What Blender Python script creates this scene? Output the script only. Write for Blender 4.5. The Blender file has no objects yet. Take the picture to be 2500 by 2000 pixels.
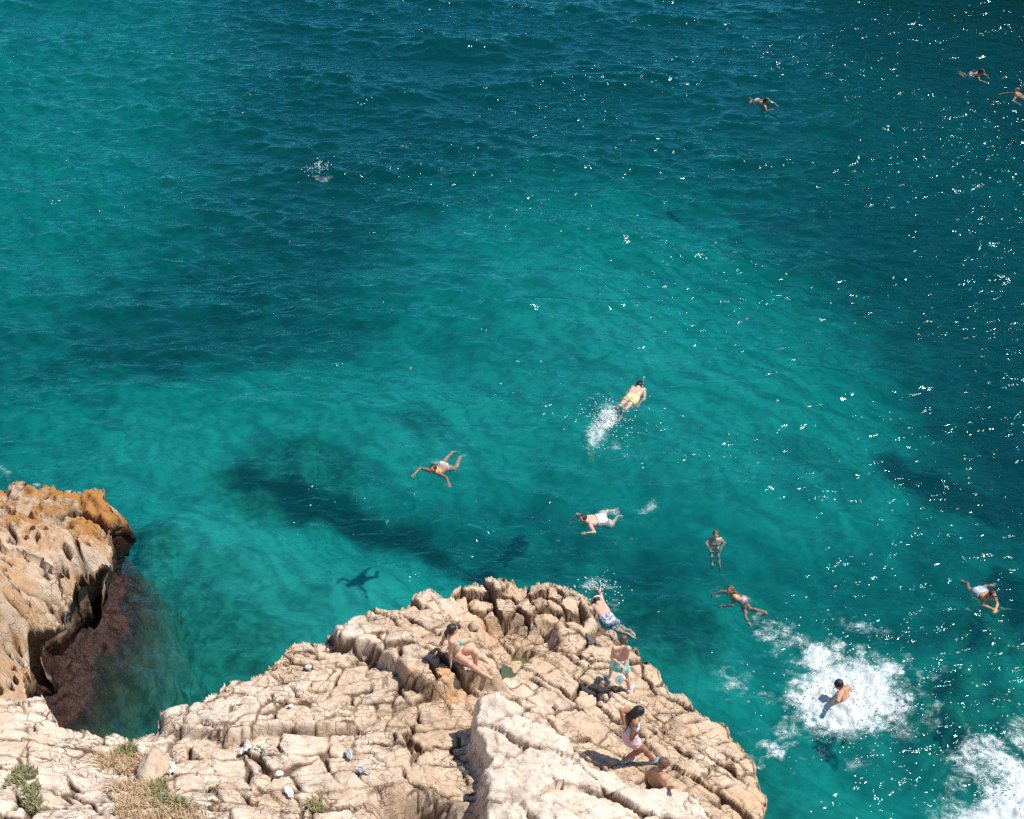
import bpy, math, random
import numpy as np
from math import radians as R

# ------------------------------------------------------------------ camera
SC = bpy.context.scene
COL = SC.collection
CAM_H, PITCH, FPX = 21.0, R(36.0), 3300.0          # photo is 2500 x 2000 px
cam_d = bpy.data.cameras.new("camera")
cam_d.sensor_width = 36.0
cam_d.lens = FPX / 2500.0 * 36.0
cam_d.clip_start = 0.5
cam_d.clip_end = 3000.0
cam = bpy.data.objects.new("camera", cam_d)
cam.location = (0, 0, CAM_H)
cam.rotation_euler = (math.pi / 2 - PITCH, 0, 0)
COL.objects.link(cam)
SC.camera = cam

# ------------------------------------------------------------------ sky, sun, exposure
SUN_EL, SUN_AZ = R(57), R(80)                       # azimuth clockwise from +Y
SUN_DIR = np.array([math.cos(SUN_EL) * math.sin(SUN_AZ), math.cos(SUN_EL) * math.cos(SUN_AZ), math.sin(SUN_EL)])
world = bpy.data.worlds.new("World")
SC.world = world
world.use_nodes = True
wn = world.node_tree
for n in list(wn.nodes):
    wn.nodes.remove(n)
sky = wn.nodes.new("ShaderNodeTexSky")
sky.sky_type = 'NISHITA'
sky.sun_disc = False
sky.sun_elevation = SUN_EL
sky.sun_rotation = SUN_AZ
sky.air_density = 1.0
sky.dust_density = 0.0
sky.ozone_density = 3.0
bg = wn.nodes.new("ShaderNodeBackground")
bg.inputs['Strength'].default_value = 0.12
wo = wn.nodes.new("ShaderNodeOutputWorld")
wn.links.new(sky.outputs[0], bg.inputs[0])
wn.links.new(bg.outputs[0], wo.inputs[0])
sun_d = bpy.data.lights.new("sun", 'SUN')
sun_d.energy = 5.0
sun_d.angle = R(1.3)
sun_d.color = (1.0, 0.94, 0.86)
sun = bpy.data.objects.new("sun", sun_d)
from mathutils import Vector, Matrix
sun.rotation_euler = Vector(SUN_DIR).to_track_quat('Z', 'Y').to_euler()
sun.location = (20, 10, 40)
COL.objects.link(sun)
vs = SC.view_settings
SC.display_settings.display_device = 'sRGB'
vs.view_transform = 'Standard'
vs.look = 'None'
vs.gamma = 1.0
vs.use_curve_mapping = False
vs.exposure = 0.25
SC.render.engine = 'CYCLES'
SC.cycles.use_denoising = False
SC.cycles.max_bounces = 8
SC.cycles.diffuse_bounces = 3
SC.cycles.glossy_bounces = 3
SC.cycles.transparent_max_bounces = 12
SC.cycles.caustics_reflective = False
SC.cycles.caustics_refractive = False
SC.cycles.sample_clamp_indirect = 4.0

# ------------------------------------------------------------------ helpers
fwd = np.array([0, math.cos(PITCH), -math.sin(PITCH)])
upv = np.array([0, math.sin(PITCH), math.cos(PITCH)])
rgt = np.array([1.0, 0, 0])


def P(px, py, z=0.0):
    """where the sight line of photo pixel (px, py) meets height z"""
    d = rgt * ((px - 1250) / FPX) + upv * ((1000 - py) / FPX) + fwd
    t = (z - CAM_H) / d[2]
    return np.array([0, 0, CAM_H]) + d * t


def smooth(a, b, x):
    t = np.clip((x - a) / (b - a), 0, 1)
    return t * t * (3 - 2 * t)


def hash2(ix, iy, seed):
    h = (ix.astype(np.int64) * 374761393 + iy.astype(np.int64) * 668265263 + seed * 2147483647 + 1013904223)
    h = (h ^ (h >> 13)) * 1274126177 & 0x7fffffffffffffff
    h = (h ^ (h >> 16)) * 2246822519 & 0x7fffffffffffffff
    h = h ^ (h >> 15)
    return (h & 0xffffff) / float(0x1000000)


def vnoise(x, y, seed=0):
    """gradient noise, about -1..1"""
    ix = np.floor(x); iy = np.floor(y)
    fx = x - ix; fy = y - iy
    u = fx * fx * fx * (fx * (fx * 6 - 15) + 10)
    v = fy * fy * fy * (fy * (fy * 6 - 15) + 10)
    out = 0
    for dx in (0, 1):
        for dy in (0, 1):
            a = hash2(ix + dx, iy + dy, seed) * 2 * np.pi
            g = np.cos(a) * (fx - dx) + np.sin(a) * (fy - dy)
            out = out + g * (u if dx else 1 - u) * (v if dy else 1 - v)
    return out * 1.5


def fbm(x, y, seed=0, oct=4, gain=0.5, lac=2.03):
    a = 1.0; s = 0; tot = 0
    for o in range(oct):
        s = s + a * vnoise(x, y, seed + 17 * o)
        tot += a
        x = x * lac + 13.7; y = y * lac - 7.1
        a *= gain
    return s / tot


def cells(u, v, seed, jit=0.35, offset=True):
    """jittered brick cells: id, f2-f1, centre offsets, random"""
    row = np.floor(v)
    if offset:
        u = u + 0.5 * (row % 2) + 0
    iu = np.floor(u)
    f1 = np.full(u.shape, 9.0); f2 = np.full(u.shape, 9.0)
    cid_x = np.zeros(u.shape, np.int64); cid_y = np.zeros(u.shape, np.int64)
    cu = np.zeros(u.shape); cv = np.zeros(u.shape)
    for dy in (-1, 0, 1):
        r = row + dy
        uu = u if not offset else u + 0.5 * ((r % 2) - (row % 2))
        iuu = np.floor(uu)
        for dx in (-1, 0, 1):
            cx = iuu + dx
            px = cx + 0.5 + (hash2(cx, r, seed) - 0.5) * 2 * jit
            py = r + 0.5 + (hash2(cx, r, seed + 5) - 0.5) * 2 * jit
            d = np.hypot(uu - px, v - py)
            near = d < f1
            f2 = np.where(near, f1, np.minimum(f2, d))
            f1 = np.where(near, d, f1)
            cid_x = np.where(near, cx.astype(np.int64), cid_x)
            cid_y = np.where(near, r.astype(np.int64), cid_y)
            cu = np.where(near, uu - px, cu)
            cv = np.where(near, v - py, cv)
    return cid_x, cid_y, f2 - f1, cu, cv


def blocks(u, v, su, sv, seed):
    """strata cut by cross joints: id, distance to the nearest joint in metres, centre offsets"""
    def strips(w, key, sd_):
        k = np.floor(w)
        def b(q): return q + (hash2(q, key, sd_) - 0.5) * 0.62
        lo = b(k)
        k = np.where(w < lo, k - 1, k); hi = b(k + 1)
        k = np.where(w >= hi, k + 1, k)
        return k, b(k), b(k + 1)
    zero = np.zeros(u.shape)
    k, lo, hi = strips(v / sv, zero, seed)
    ev = np.minimum(v / sv - lo, hi - v / sv) * sv
    uu = u / su + hash2(k, zero, seed + 1) * 7.3 + (v / sv - k) * (hash2(k, zero, seed + 2) - 0.5) * 0.7
    m, lu, hu = strips(uu, k, seed + 3)
    eu = np.minimum(uu - lu, hu - uu) * su
    cu = (uu - (lu + hu) / 2); cv = (v / sv - (lo + hi) / 2)
    return m.astype(np.int64), k.astype(np.int64), ev, eu, cu, cv


def tps(pts, vals, lam=1e-3):
    """thin plate spline through scattered points"""
    pts = np.asarray(pts, float); vals = np.asarray(vals, float)
    n = len(pts)
    d = np.hypot(pts[:, None, 0] - pts[None, :, 0], pts[:, None, 1] - pts[None, :, 1])
    K = np.where(d > 0, d * d * np.log(d + 1e-9), 0) + lam * np.eye(n)
    A = np.zeros((n + 3, n + 3)); A[:n, :n] = K
    A[:n, n] = 1; A[:n, n + 1:] = pts; A[n, :n] = 1; A[n + 1:, :n] = pts.T
    w = np.linalg.solve(A, np.concatenate([vals, [0, 0, 0]]))

    def f(x, y):
        out = w[n] + w[n + 1] * x + w[n + 2] * y
        for i in range(n):
            r2 = (x - pts[i, 0]) ** 2 + (y - pts[i, 1]) ** 2 + 1e-12
            out = out + w[i] * 0.5 * r2 * np.log(r2)
        return out
    return f


def poly_sdf(poly, x, y):
    """signed distance to polygon, negative inside, and the outward gradient"""
    poly = np.asarray(poly, float)
    best = np.full(x.shape, 1e9); bx = np.zeros(x.shape); by = np.zeros(x.shape)
    inside = np.zeros(x.shape, bool)
    n = len(poly)
    for i in range(n):
        ax, ay = poly[i]; cx, cy = poly[(i + 1) % n]
        ex, ey = cx - ax, cy - ay
        L = ex * ex + ey * ey + 1e-12
        t = np.clip(((x - ax) * ex + (y - ay) * ey) / L, 0, 1)
        qx = ax + t * ex; qy = ay + t * ey
        d = (x - qx) ** 2 + (y - qy) ** 2
        m = d < best
        best = np.where(m, d, best); bx = np.where(m, qx, bx); by = np.where(m, qy, by)
        if abs(cy - ay) > 1e-12:
            c = ((ay > y) != (cy > y)) & (x < (cx - ax) * (y - ay) / (cy - ay) + ax)
            inside ^= c
    d = np.sqrt(best)
    s = np.where(inside, -1.0, 1.0)
    nx = (x - bx) * s; ny = (y - by) * s
    l = np.hypot(nx, ny) + 1e-9
    return d * s, nx / l, ny / l


def mesh_np(name, co, faces, mat=None, attrs=None, smooth_shade=True):
    """mesh from numpy arrays (faces: n x 3 or n x 4)"""
    me = bpy.data.meshes.new(name)
    co = np.ascontiguousarray(co, np.float32); faces = np.ascontiguousarray(faces, np.int32)
    k = faces.shape[1]
    me.vertices.add(len(co)); me.vertices.foreach_set("co", co.ravel())
    me.loops.add(faces.size); me.loops.foreach_set("vertex_index", faces.ravel())
    me.polygons.add(len(faces))
    me.polygons.foreach_set("loop_start", np.arange(0, faces.size, k, dtype=np.int32))
    me.polygons.foreach_set("use_smooth", np.full(len(faces), smooth_shade, bool))
    if attrs:
        for an, av in attrs.items():
            a = me.attributes.new(an, 'FLOAT', 'POINT')
            a.data.foreach_set("value", np.ascontiguousarray(av, np.float32))
    me.update(calc_edges=True)
    if mat:
        me.materials.append(mat)
    return me


def link(name, me, parent=None, kind=None, label=None, cat=None, group=None, loc=None):
    o = bpy.data.objects.new(name, me)
    COL.objects.link(o)
    if parent:
        o.parent = parent
    if loc is not None:
        o.location = loc
    if kind: o['kind'] = kind
    if label: o['label'] = label
    if cat: o['category'] = cat
    if group: o['group'] = group
    return o


def empty(name, loc, label, cat, group=None, kind=None):
    o = link(name, None, None, kind, label, cat, group, tuple(float(c) for c in loc))
    o.empty_display_size = 0.2
    return o


def child(name, me, parent, label=None, kind=None):
    """mesh given in world coordinates, hung under parent (parent unrotated)"""
    o = link(name, me, parent, kind, label)
    o.location = tuple(-c for c in parent.location) if parent else (0, 0, 0)
    return o


def grid_faces(nx, ny):
    i = np.arange(nx * ny).reshape(ny, nx)
    return np.stack([i[:-1, :-1].ravel(), i[:-1, 1:].ravel(), i[1:, 1:].ravel(), i[1:, :-1].ravel()], 1)


# ------------------------------------------------------------------ node helpers
class NT:
    def __init__(s, name):
        s.m = bpy.data.materials.new(name); s.m.use_nodes = True
        s.t = s.m.node_tree
        for n in list(s.t.nodes): s.t.nodes.remove(n)
        s.out = s.t.nodes.new("ShaderNodeOutputMaterial")

    def n(s, typ, ins=None, **props):
        nd = s.t.nodes.new("ShaderNode" + typ)
        for k, v in props.items(): setattr(nd, k, v)
        for k, v in (ins or {}).items(): s.set(nd.inputs[k], v)
        return nd

    def set(s, sock, v):
        if isinstance(v, bpy.types.NodeSocket): s.t.links.new(v, sock)
        elif isinstance(v, bpy.types.Node): s.t.links.new(v.outputs[0], sock)
        else:
            if isinstance(v, (tuple, list)) and len(v) == 3 and sock.type == 'RGBA': v = (*v, 1)
            sock.default_value = v

    def math(s, op, a, b=0.0, c=None, clamp=False):
        nd = s.n("Math", {0: a, 1: b}, operation=op, use_clamp=clamp)
        if c is not None: s.set(nd.inputs[2], c)
        return nd.outputs[0]

    def mix(s, fac, a, b, blend='MIX'):
        nd = s.t.nodes.new("ShaderNodeMix"); nd.data_type = 'RGBA'; nd.blend_type = blend; nd.clamp_factor = True
        s.set(nd.inputs[0], fac); s.set(nd.inputs[6], a); s.set(nd.inputs[7], b)
        return nd.outputs[2]

    def ramp(s, fac, stops, interp='LINEAR'):
        nd = s.n("ValToRGB", {0: fac}); cr = nd.color_ramp; cr.interpolation = interp
        while len(cr.elements) < len(stops): cr.elements.new(0.5)
        for e, (p, c) in zip(cr.elements, stops):
            e.position = p; e.color = (*c, 1) if len(c) == 3 else (c[0],) * 3 + (1,)
        return nd.outputs[0]

    def noise(s, scale, detail=4, rough=0.55, vec=None, dist=0.0, out=0):
        ins = {'Scale': scale, 'Detail': detail, 'Roughness': rough, 'Distortion': dist}
        nd = s.n("TexNoise", ins)
        if vec is not None: s.set(nd.inputs['Vector'], vec)
        return nd.outputs[out]

    def attr(s, name):
        return s.n("Attribute", attribute_name=name).outputs['Fac']

    def sep(s, v):
        return s.n("SeparateXYZ", {0: v})

    def surf(s, sh): s.set(s.out.inputs['Surface'], sh); return s.m


def geo_pos(t): return t.n("NewGeometry").outputs['Position']


def simple(name, col, rough=0.6, bump=0.0, bscale=40, var=0.0, vscale=8, spec=0.4):
    t = NT(name)
    pos = geo_pos(t)
    base = col
    if var:
        f = t.noise(vscale, 4, 0.6, pos)
        base = t.mix(f, tuple(c * (1 - var) for c in col), tuple(min(1, c * (1 + var)) for c in col))
    p = t.n("BsdfPrincipled", {'Base Color': base, 'Roughness': rough})
    p.inputs['Specular IOR Level'].default_value = spec
    if bump:
        b = t.n("Bump", {'Strength': bump, 'Distance': 0.01, 'Height': t.noise(bscale, 3, 0.6, pos)})
        t.set(p.inputs['Normal'], b.outputs[0])
    return t.surf(p)


# ------------------------------------------------------------------ water waves
TILE, NW = 64.0, 1024


def make_waves(seed=4):
    rng = np.random.default_rng(seed)
    k = np.fft.fftfreq(NW, TILE / NW) * 2 * np.pi
    kx, ky = np.meshgrid(k, k)
    kk = np.hypot(kx, ky); kk[0, 0] = 1
    # crests lie roughly along x and rise slightly to the right
    wd = np.array([-0.22, -1.0]); wd /= np.hypot(*wd)
    c = np.abs(kx * wd[0] + ky * wd[1]) / kk
    def band(lam, width, rms, p):
        k0 = 2 * np.pi / lam
        amp = np.exp(-(np.log(kk / k0) / width) ** 2) * (c ** p + 0.04) / kk
        f = amp * (rng.normal(size=kk.shape) + 1j * rng.normal(size=kk.shape))
        f[0, 0] = 0
        h = np.real(np.fft.ifft2(f))
        return h / h.std() * rms
    h = band(6.0, 0.45, 0.050, 4) + band(2.4, 0.5, 0.034, 3) + band(1.1, 0.45, 0.033, 2) + band(0.5, 0.4, 0.0135, 1)
    # sharpen crests
    h = h + 1.2 * (h * h - (h * h).mean()) / 0.2 * 0.35
    return h


WAVE = make_waves()
calm_poly = None


def wave_h(x, y):
    x = np.asarray(x, float); y = np.asarray(y, float)
    u = (x / TILE * NW) % NW; v = (y / TILE * NW) % NW
    i = np.floor(u).astype(int); j = np.floor(v).astype(int)
    fu = u - i; fv = v - j
    i1 = (i + 1) % NW; j1 = (j + 1) % NW; i %= NW; j %= NW
    h = (WAVE[j, i] * (1 - fu) + WAVE[j, i1] * fu) * (1 - fv) + (WAVE[j1, i] * (1 - fu) + WAVE[j1, i1] * fu) * fv
    amp = 0.62 + 0.66 * smooth(20, 46, y)
    amp = amp * (0.78 + 0.3 * fbm(x / 9, y / 6, 91, 2))
    amp = amp * (1 - smooth(70, 110, np.hypot(x, y - 30)))
    return h * amp


def wz(px, py):
    """height of the water where a photo pixel hits it"""
    z = 0.0
    for _ in range(2):
        p = P(px, py, z); z = float(wave_h(p[0], p[1]))
    return z


# ------------------------------------------------------------------ outlines (photo px, height)
def zedge(px):
    return np.interp(px, [0, 140, 314, 400, 600, 900, 1200, 1400, 1500, 1700, 1870],
                     [4.3, 4.0, 3.5, 3.4, 3.0, 2.5, 2.1, 1.8, 1.6, 1.5, 1.6])


LEDGE_PX = [(-160, 1692), (0, 1696), (70, 1695), (103, 1700), (114, 1722), (136, 1761), (138, 1778), (178, 1788), (202, 1781),
    (237, 1798), (278, 1797), (303, 1806), (314, 1813), (334, 1810), (359, 1798), (388, 1795), (387, 1764), (401, 1748),
    (440, 1735), (459, 1733), (487, 1727), (493, 1714), (515, 1695), (543, 1681), (546, 1667), (583, 1657), (622, 1646),
    (634, 1631), (647, 1628), (684, 1612), (700, 1585), (742, 1560), (772, 1572), (794, 1568), (800, 1548), (881, 1519), (887, 1502),
    (951, 1490), (1000, 1473), (1014, 1459), (1030, 1446), (1053, 1446), (1075, 1463), (1102, 1456), (1123, 1438),
    (1139, 1436), (1158, 1421), (1177, 1434), (1179, 1424), (1197, 1422), (1211, 1409), (1230, 1409), (1238, 1420),
    (1250, 1409), (1262, 1422), (1283, 1421), (1299, 1422), (1343, 1422), (1361, 1433), (1378, 1430), (1392, 1440),
    (1413, 1455), (1434, 1466), (1441, 1480), (1455, 1496), (1461, 1521), (1482, 1538), (1500, 1545), (1505, 1560),
    (1516, 1572), (1549, 1577), (1559, 1593), (1582, 1604), (1588, 1624), (1607, 1635), (1610, 1654), (1628, 1677),
    (1636, 1700), (1649, 1692), (1665, 1692), (1684, 1707), (1691, 1732), (1712, 1746), (1742, 1756), (1766, 1769),
    (1778, 1786), (1780, 1802), (1801, 1816), (1817, 1839), (1841, 1863), (1843, 1890), (1855, 1918), (1857, 1939),
    (1870, 1951), (1868, 1974), (1862, 1990), (1872, 2060), (1900, 2200), (1880, 2500)]
LEFT_PX = [(-160, 1150), (0, 1179), (17, 1186), (35, 1164), (49, 1170), (77, 1193), (100, 1193), (118, 1199), (136, 1189),
    (151, 1200), (162, 1209), (199, 1214), (223, 1202), (241, 1188), (255, 1197), (259, 1237), (278, 1251), (293, 1272),
    (290, 1279), (268, 1292), (262, 1313), (272, 1332), (268, 1369), (250, 1378), (232, 1401), (195, 1422), (176, 1462),
    (151, 1485), (130, 1520), (85, 1560), (68, 1600), (64, 1681), (72, 1720), (60, 1790), (-160, 1800)]


def zleft(px, py):
    return float(np.interp(py, [1150, 1250, 1400, 1560, 1700, 1790], [2.0, 2.0, 2.2, 2.5, 2.9, 3.2]))


ledge_edge = [P(a, b, zedge(a)) for a, b in LEDGE_PX]
ledge_poly = [(p[0], p[1]) for p in ledge_edge] + [(16, 4), (-22, 4), (-22, ledge_edge[0][1])]
left_edge = [P(a, b, zleft(a, b)) for a, b in LEFT_PX]
left_poly = [(p[0], p[1]) for p in left_edge]


# ------------------------------------------------------------------ rock terrain
def region(pts, zref):
    return [tuple(P(a, b, zref)[:2]) for a, b in pts]


ctrl = [(-100, 1850, 5.2), (0, 2000, 5.6), (300, 2000, 5.0), (150, 1870, 4.5), (314, 1880, 4.0), (400, 1850, 3.8), (600, 1850, 3.7),
        (600, 2000, 4.4), (800, 1700, 3.0), (900, 1850, 3.4), (900, 2000, 3.9), (1100, 1600, 2.6), (1350, 1500, 1.9),
        (1250, 1560, 1.9), (1400, 1560, 1.9), (1500, 1620, 1.75), (1300, 1700, 2.3), (1500, 1700, 2.0), (1600, 1720, 1.7),
        (1300, 1850, 2.9), (1550, 1860, 2.2), (1700, 1850, 1.85), (1650, 1960, 2.3), (1300, 2000, 3.5), (0, 2300, 7),
        (1000, 2300, 5.0), (1700, 2300, 3.6), (1800, 2100, 2.2)]
cp = [P(a, b, z) for a, b, z in ctrl] + ledge_edge[::3]
ledge_base = tps([(p[0], p[1]) for p in cp], [p[2] for p in cp], 0.05)

slab_poly = region([(805, 1552), (885, 1506), (960, 1496), (1060, 1486), (1130, 1505), (1150, 1530), (1175, 1575), (1208, 1625),
                    (1225, 1655), (1180, 1668), (1120, 1676), (1100, 1700), (1085, 1718), (1040, 1718), (1000, 1690),
                    (985, 1655), (900, 1598), (820, 1588)], 2.7)
pit_poly = region([(1172, 1532), (1240, 1508), (1355, 1512), (1358, 1575), (1310, 1585), (1290, 1620), (1262, 1655), (1240, 1655),
                   (1215, 1622), (1180, 1570)], 2.0)
step1_poly = region([(387, 1764), (600, 1700), (700, 1690), (840, 1700), (880, 1760), (760, 1790), (560, 1830), (400, 1800)], 3.3)
dark_poly = region([(930, 1955), (985, 1940), (1050, 1950), (1110, 1985), (1165, 1972), (1160, 2100), (900, 2100)], 3.7)
crop_top = [(1158, 1737), (1162, 1705), (1185, 1696), (1209, 1693), (1232, 1696), (1253, 1714), (1285, 1733), (1301, 1749), (1339, 1777), (1359, 1788),
            (1392, 1807), (1401, 1830), (1429, 1844), (1452, 1872), (1480, 1874), (1509, 1874), (1534, 1896), (1576, 1907), (1597, 1928),
            (1618, 1925), (1641, 1937), (1697, 1935), (1725, 1960), (1743, 1988), (1755, 2040)]
crop_left = [(1160, 2150), (1172, 1988), (1186, 1930), (1182, 1880), (1172, 1849), (1160, 1820), (1152, 1775)]
crop_z = np.interp([a for a, b in crop_top], [1158, 1300, 1500, 1755], [3.75, 3.7, 3.45, 3.2])
crop_poly = [tuple(P(a, b, z)[:2]) for (a, b), z in zip(crop_top, crop_z)] + [tuple(P(1800, 2300, 3.2)[:2]), tuple(P(1160, 2400, 4.5)[:2])] + \
            [tuple(P(a, b, 3.6)[:2]) for a, b in crop_left]
cc = [(a, b, z) for (a, b), z in zip(crop_top, crop_z)][::2] + [(1185, 1850, 3.85), (1190, 1980, 4.1), (1300, 1850, 3.85), (1400, 1950, 3.9),
      (1300, 2000, 4.2), (1600, 1990, 3.6), (1300, 2200, 4.8), (1700, 2200, 3.8), (1230, 1760, 3.8)]
crp = [P(*c) for c in cc]
crop_h = tps([(p[0], p[1]) for p in crp], [p[2] for p in crp], 0.02)
tip_poly = region([(1085, 1470), (1130, 1445), (1200, 1420), (1300, 1420), (1400, 1440), (1440, 1500), (1380, 1510), (1300, 1518), (1200, 1525), (1130, 1500)], 2.0)
edgeblob_poly = region([(690, 1600), (745, 1565), (800, 1590), (800, 1640), (700, 1640)], 2.8)


POOLS = [(1240, 1640, 2.15, .22, .32, .50), (1288, 1571, 1.95, .36, .13, .38)]


def ledge_height(x, y):
    """height, crack, tone, stain, block id, white"""
    wx = x + 0.16 * fbm(x * 1.1, y * 1.1, 3, 3); wy = y + 0.16 * fbm(x * 1.1 + 9, y * 1.1, 4, 3)
    wx = wx + 0.022 * fbm(x * 4, y * 4, 5, 2); wy = wy + 0.022 * fbm(x * 4 + 9, y * 4, 6, 2)
    h = ledge_base(x, y)
    # regions with their own joint directions
    px = x + 0.45 * (y - 16)
    left = px < (-1.0 + 0.5 * fbm(x / 2, y / 2, 8, 2))
    farleft = px < (-9.7 + 0.4 * fbm(x / 2, y / 2, 9, 2))
    reg = np.where(farleft, 2, np.where(left, 0, 1))
    H = np.zeros(x.shape); crack = np.zeros(x.shape); tone = np.zeros(x.shape)
    bid = np.zeros(x.shape, np.int64)
    for r, ang, s1, s2, dep in ((0, 13, (1.8, 1.25), (0.66, 0.44), 0.055), (1, -38, (1.8, 1.15), (0.80, 0.56), 0.065), (2, 9, (2.4, 1.7), (1.25, 0.85), 0.12)):
        m = reg == r
        if not m.any(): continue
        X, Y = wx[m], wy[m]
        ca, sa = math.cos(R(ang)), math.sin(R(ang))
        u = X * ca + Y * sa; v = -X * sa + Y * ca
        v = v + 0.12 * fbm(X * .5, Y * .5, 15 + r, 2)
        a1, b1, e1v, e1u, cu1, cv1 = blocks(u, v, s1[0], s1[1], 11 + r * 3)
        r1 = hash2(a1, b1, 21 + r); r1b = hash2(a1, b1, 22 + r); r1c = hash2(a1, b1, 23 + r)
        a2, b2, e2v, e2u, cu2, cv2 = blocks(u + 0.3 * r1, v + 0.2 * r1b, s2[0], s2[1], 31 + r * 3)
        r2 = hash2(a2, b2, 41 + r); r2b = hash2(a2, b2, 42 + r); r2c = hash2(a2, b2, 43 + r)
        a3, b3, e3v, e3u, cu3, cv3 = blocks(u + r2, v + r2b, s2[0] * 0.42, s2[1] * 0.45, 51 + r * 3)
        r3 = hash2(a3, b3, 61 + r)
        E1 = np.minimum(e1v, e1u); E2 = np.minimum(e2v, e2u); E3 = np.minimum(e3v, e3u)
        k1 = smooth(-0.35, 0.5, fbm(X / 1.1, Y / 1.1, 72, 3))                # how open the joints are
        k2 = smooth(-0.30, 0.55, fbm(X / 0.55, Y / 0.55, 71, 2))
        k3 = smooth(0.0, 0.5, fbm(X / 0.6, Y / 0.6, 73, 2))
        w1 = 0.026 + 0.050 * k1 ** 2; w2 = 0.030 + 0.022 * k2
        c1 = (1 - smooth(w1 * 0.35, w1, E1)) * (0.45 + 0.55 * k1)
        c2 = (1 - smooth(w2 * 0.3, w2, E2)) * (0.40 + 0.60 * k2)
        c3 = (1 - smooth(0.006, 0.026, E3)) * k3 * 0.8
        dh = (r1 - 0.5) * dep * 2.2 + (cu1 * (r1b - 0.5) + cv1 * (r1c - 0.5)) * (0.10 if r == 0 else 0.16)
        dh = dh + (r2 - 0.5) * dep * 0.55 + (cu2 * (r2b - 0.5) + cv2 * (r2c - 0.5)) * 0.10
        dh = dh + (r3 - 0.5) * 0.022
        dh = dh - 0.010 * np.exp(-(E2 / 0.035) ** 2) - 0.03 * k1 * np.exp(-(E1 / 0.05) ** 2)
        dh = dh - c1 * (0.07 + 0.16 * k1 ** 2) - c2 * (0.04 + 0.09 * k2) - c3 * 0.03
        H[m] = dh
        crack[m] = np.clip(np.maximum(np.maximum(c1, c2 * 0.9), c3), 0, 1)
        tone[m] = (r1 - 0.5) * 0.55 + (r2b - 0.5) * 0.55 + (r3 - 0.5) * 0.25
        bid[m] = (a2 + 500) * 2000 + (b2 + 500) + r * 10_000_000
    # irregular fractures that ignore the joints
    f4, g4, e4, cu4, cv4 = cells((wx + 0.35 * fbm(x * .8, y * .8, 91, 3)) / 1.5, (wy + 0.35 * fbm(x * .8, y * .8, 92, 3)) / 1.15, 93, 0.48, False)
    r4 = hash2(f4, g4, 94); r4b = hash2(f4, g4, 95); r4c = hash2(f4, g4, 96)
    k4 = smooth(-0.35, 0.4, fbm(x * .9, y * .9, 97, 2))
    c4 = (1 - smooth(0.01, 0.035 + 0.03 * k4, e4 * 1.15)) * (0.3 + 0.7 * k4)
    H = H + (r4 - 0.5) * 0.07 + (cu4 * (r4b - 0.5) + cv4 * (r4c - 0.5)) * 0.15 - c4 * (0.05 + 0.10 * k4)
    # flaked angular facets
    for sc_, am_ in ((0.55, 0.05), (0.22, 0.020)):
        fa, fb_, fe, fu, fv = cells((wx + .1 * fbm(x * 3, y * 3, 98, 2)) / sc_, wy / sc_ * 1.2, 99, 0.48, False)
        H = H + (fu * (hash2(fa, fb_, 100) - .5) + fv * (hash2(fa, fb_, 101) - .5)) * am_ * 1.6 + (hash2(fa, fb_, 102) - .5) * am_ * .35
    crack = np.maximum(crack, c4); tone = tone + (r4 - 0.5) * 0.35
    # seams between the regions
    h = h + H
    # rounded chunks at the tip
    sd, _, _ = poly_sdf(tip_poly, x, y)
    wt = 1 - smooth(-0.15, 0.25, sd)
    at, bt, et, cut, cvt = cells((wx + 0.12 * fbm(x * 2.2, y * 2.2, 85, 2)) / 0.38, (wy + 0.12 * fbm(x * 2.2, y * 2.2, 86, 2)) / 0.46, 81, 0.46)
    rt = hash2(at, bt, 82); rt2 = hash2(at, bt, 83)
    dome = (rt - 0.45) * 0.36 + (cut * (rt2 - 0.5) + cvt * (hash2(at, bt, 88) - 0.7)) * 0.35 + 0.16 * (0.5 - np.abs(fbm(x * 2.6, y * 2.6, 84, 3))) - 0.20 * (1 - smooth(0, 0.06, et * 0.46)) - 0.01
    h = h + wt * (dome - H * 0.8)
    crack = np.maximum(crack * (1 - wt * 0.6), wt * (1 - smooth(0, 0.10, et * 0.46)))
    bid = np.where(wt > 0.5, (at + 500) * 2000 + (bt + 500) + 50_000_000, bid)
    # steps
    for poly, dz, soft in ((slab_poly, 0.36, 0.07), (pit_poly, -0.34, 0.10), (step1_poly, 0.22, 0.06), (dark_poly, -1.1, 0.25)):
        sd, _, _ = poly_sdf(poly, wx, wy)
        h = h + dz * (1 - smooth(-soft, soft, sd))
        crack = np.maximum(crack, 0.75 * np.exp(-((sd - soft) / 0.06) ** 2) * (0.5 + 0.5 * fbm(x * 2, y * 2, 77, 2)))
    for px_, py_, zr, rx, ry, dp in POOLS:
        c_ = P(px_, py_, zr)
        rr_ = np.hypot((wx - c_[0]) / rx, (wy - c_[1]) / ry)
        h = h - dp * (1 - smooth(0.75, 1.1, rr_))
    # white outcrop
    sd, _, _ = poly_sdf(crop_poly, wx * 0.5 + x * 0.5, wy * 0.5 + y * 0.5)
    top = crop_h(x, y)
    au, bu, eu, cuu, cvu = cells(wx / 1.25 + wy * 0.3, wy / 0.62, 121, 0.42)
    ru = hash2(au, bu, 122); ru2 = hash2(au, bu, 123)
    au2, bu2, eu2, _, _ = cells(wx / 0.42 + 0.4 * wy, wy / 0.21, 131, 0.42)
    kc = smooth(-0.2, 0.4, fbm(x, y, 124, 2)); kc2 = smooth(0.0, 0.5, fbm(x * 1.6, y * 1.6, 125, 2))
    cw = (1 - smooth(0, 0.07, eu * 0.62)) * (0.3 + 0.7 * kc)
    cw2 = (1 - smooth(0, 0.03, eu2 * 0.21)) * kc2
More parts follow.
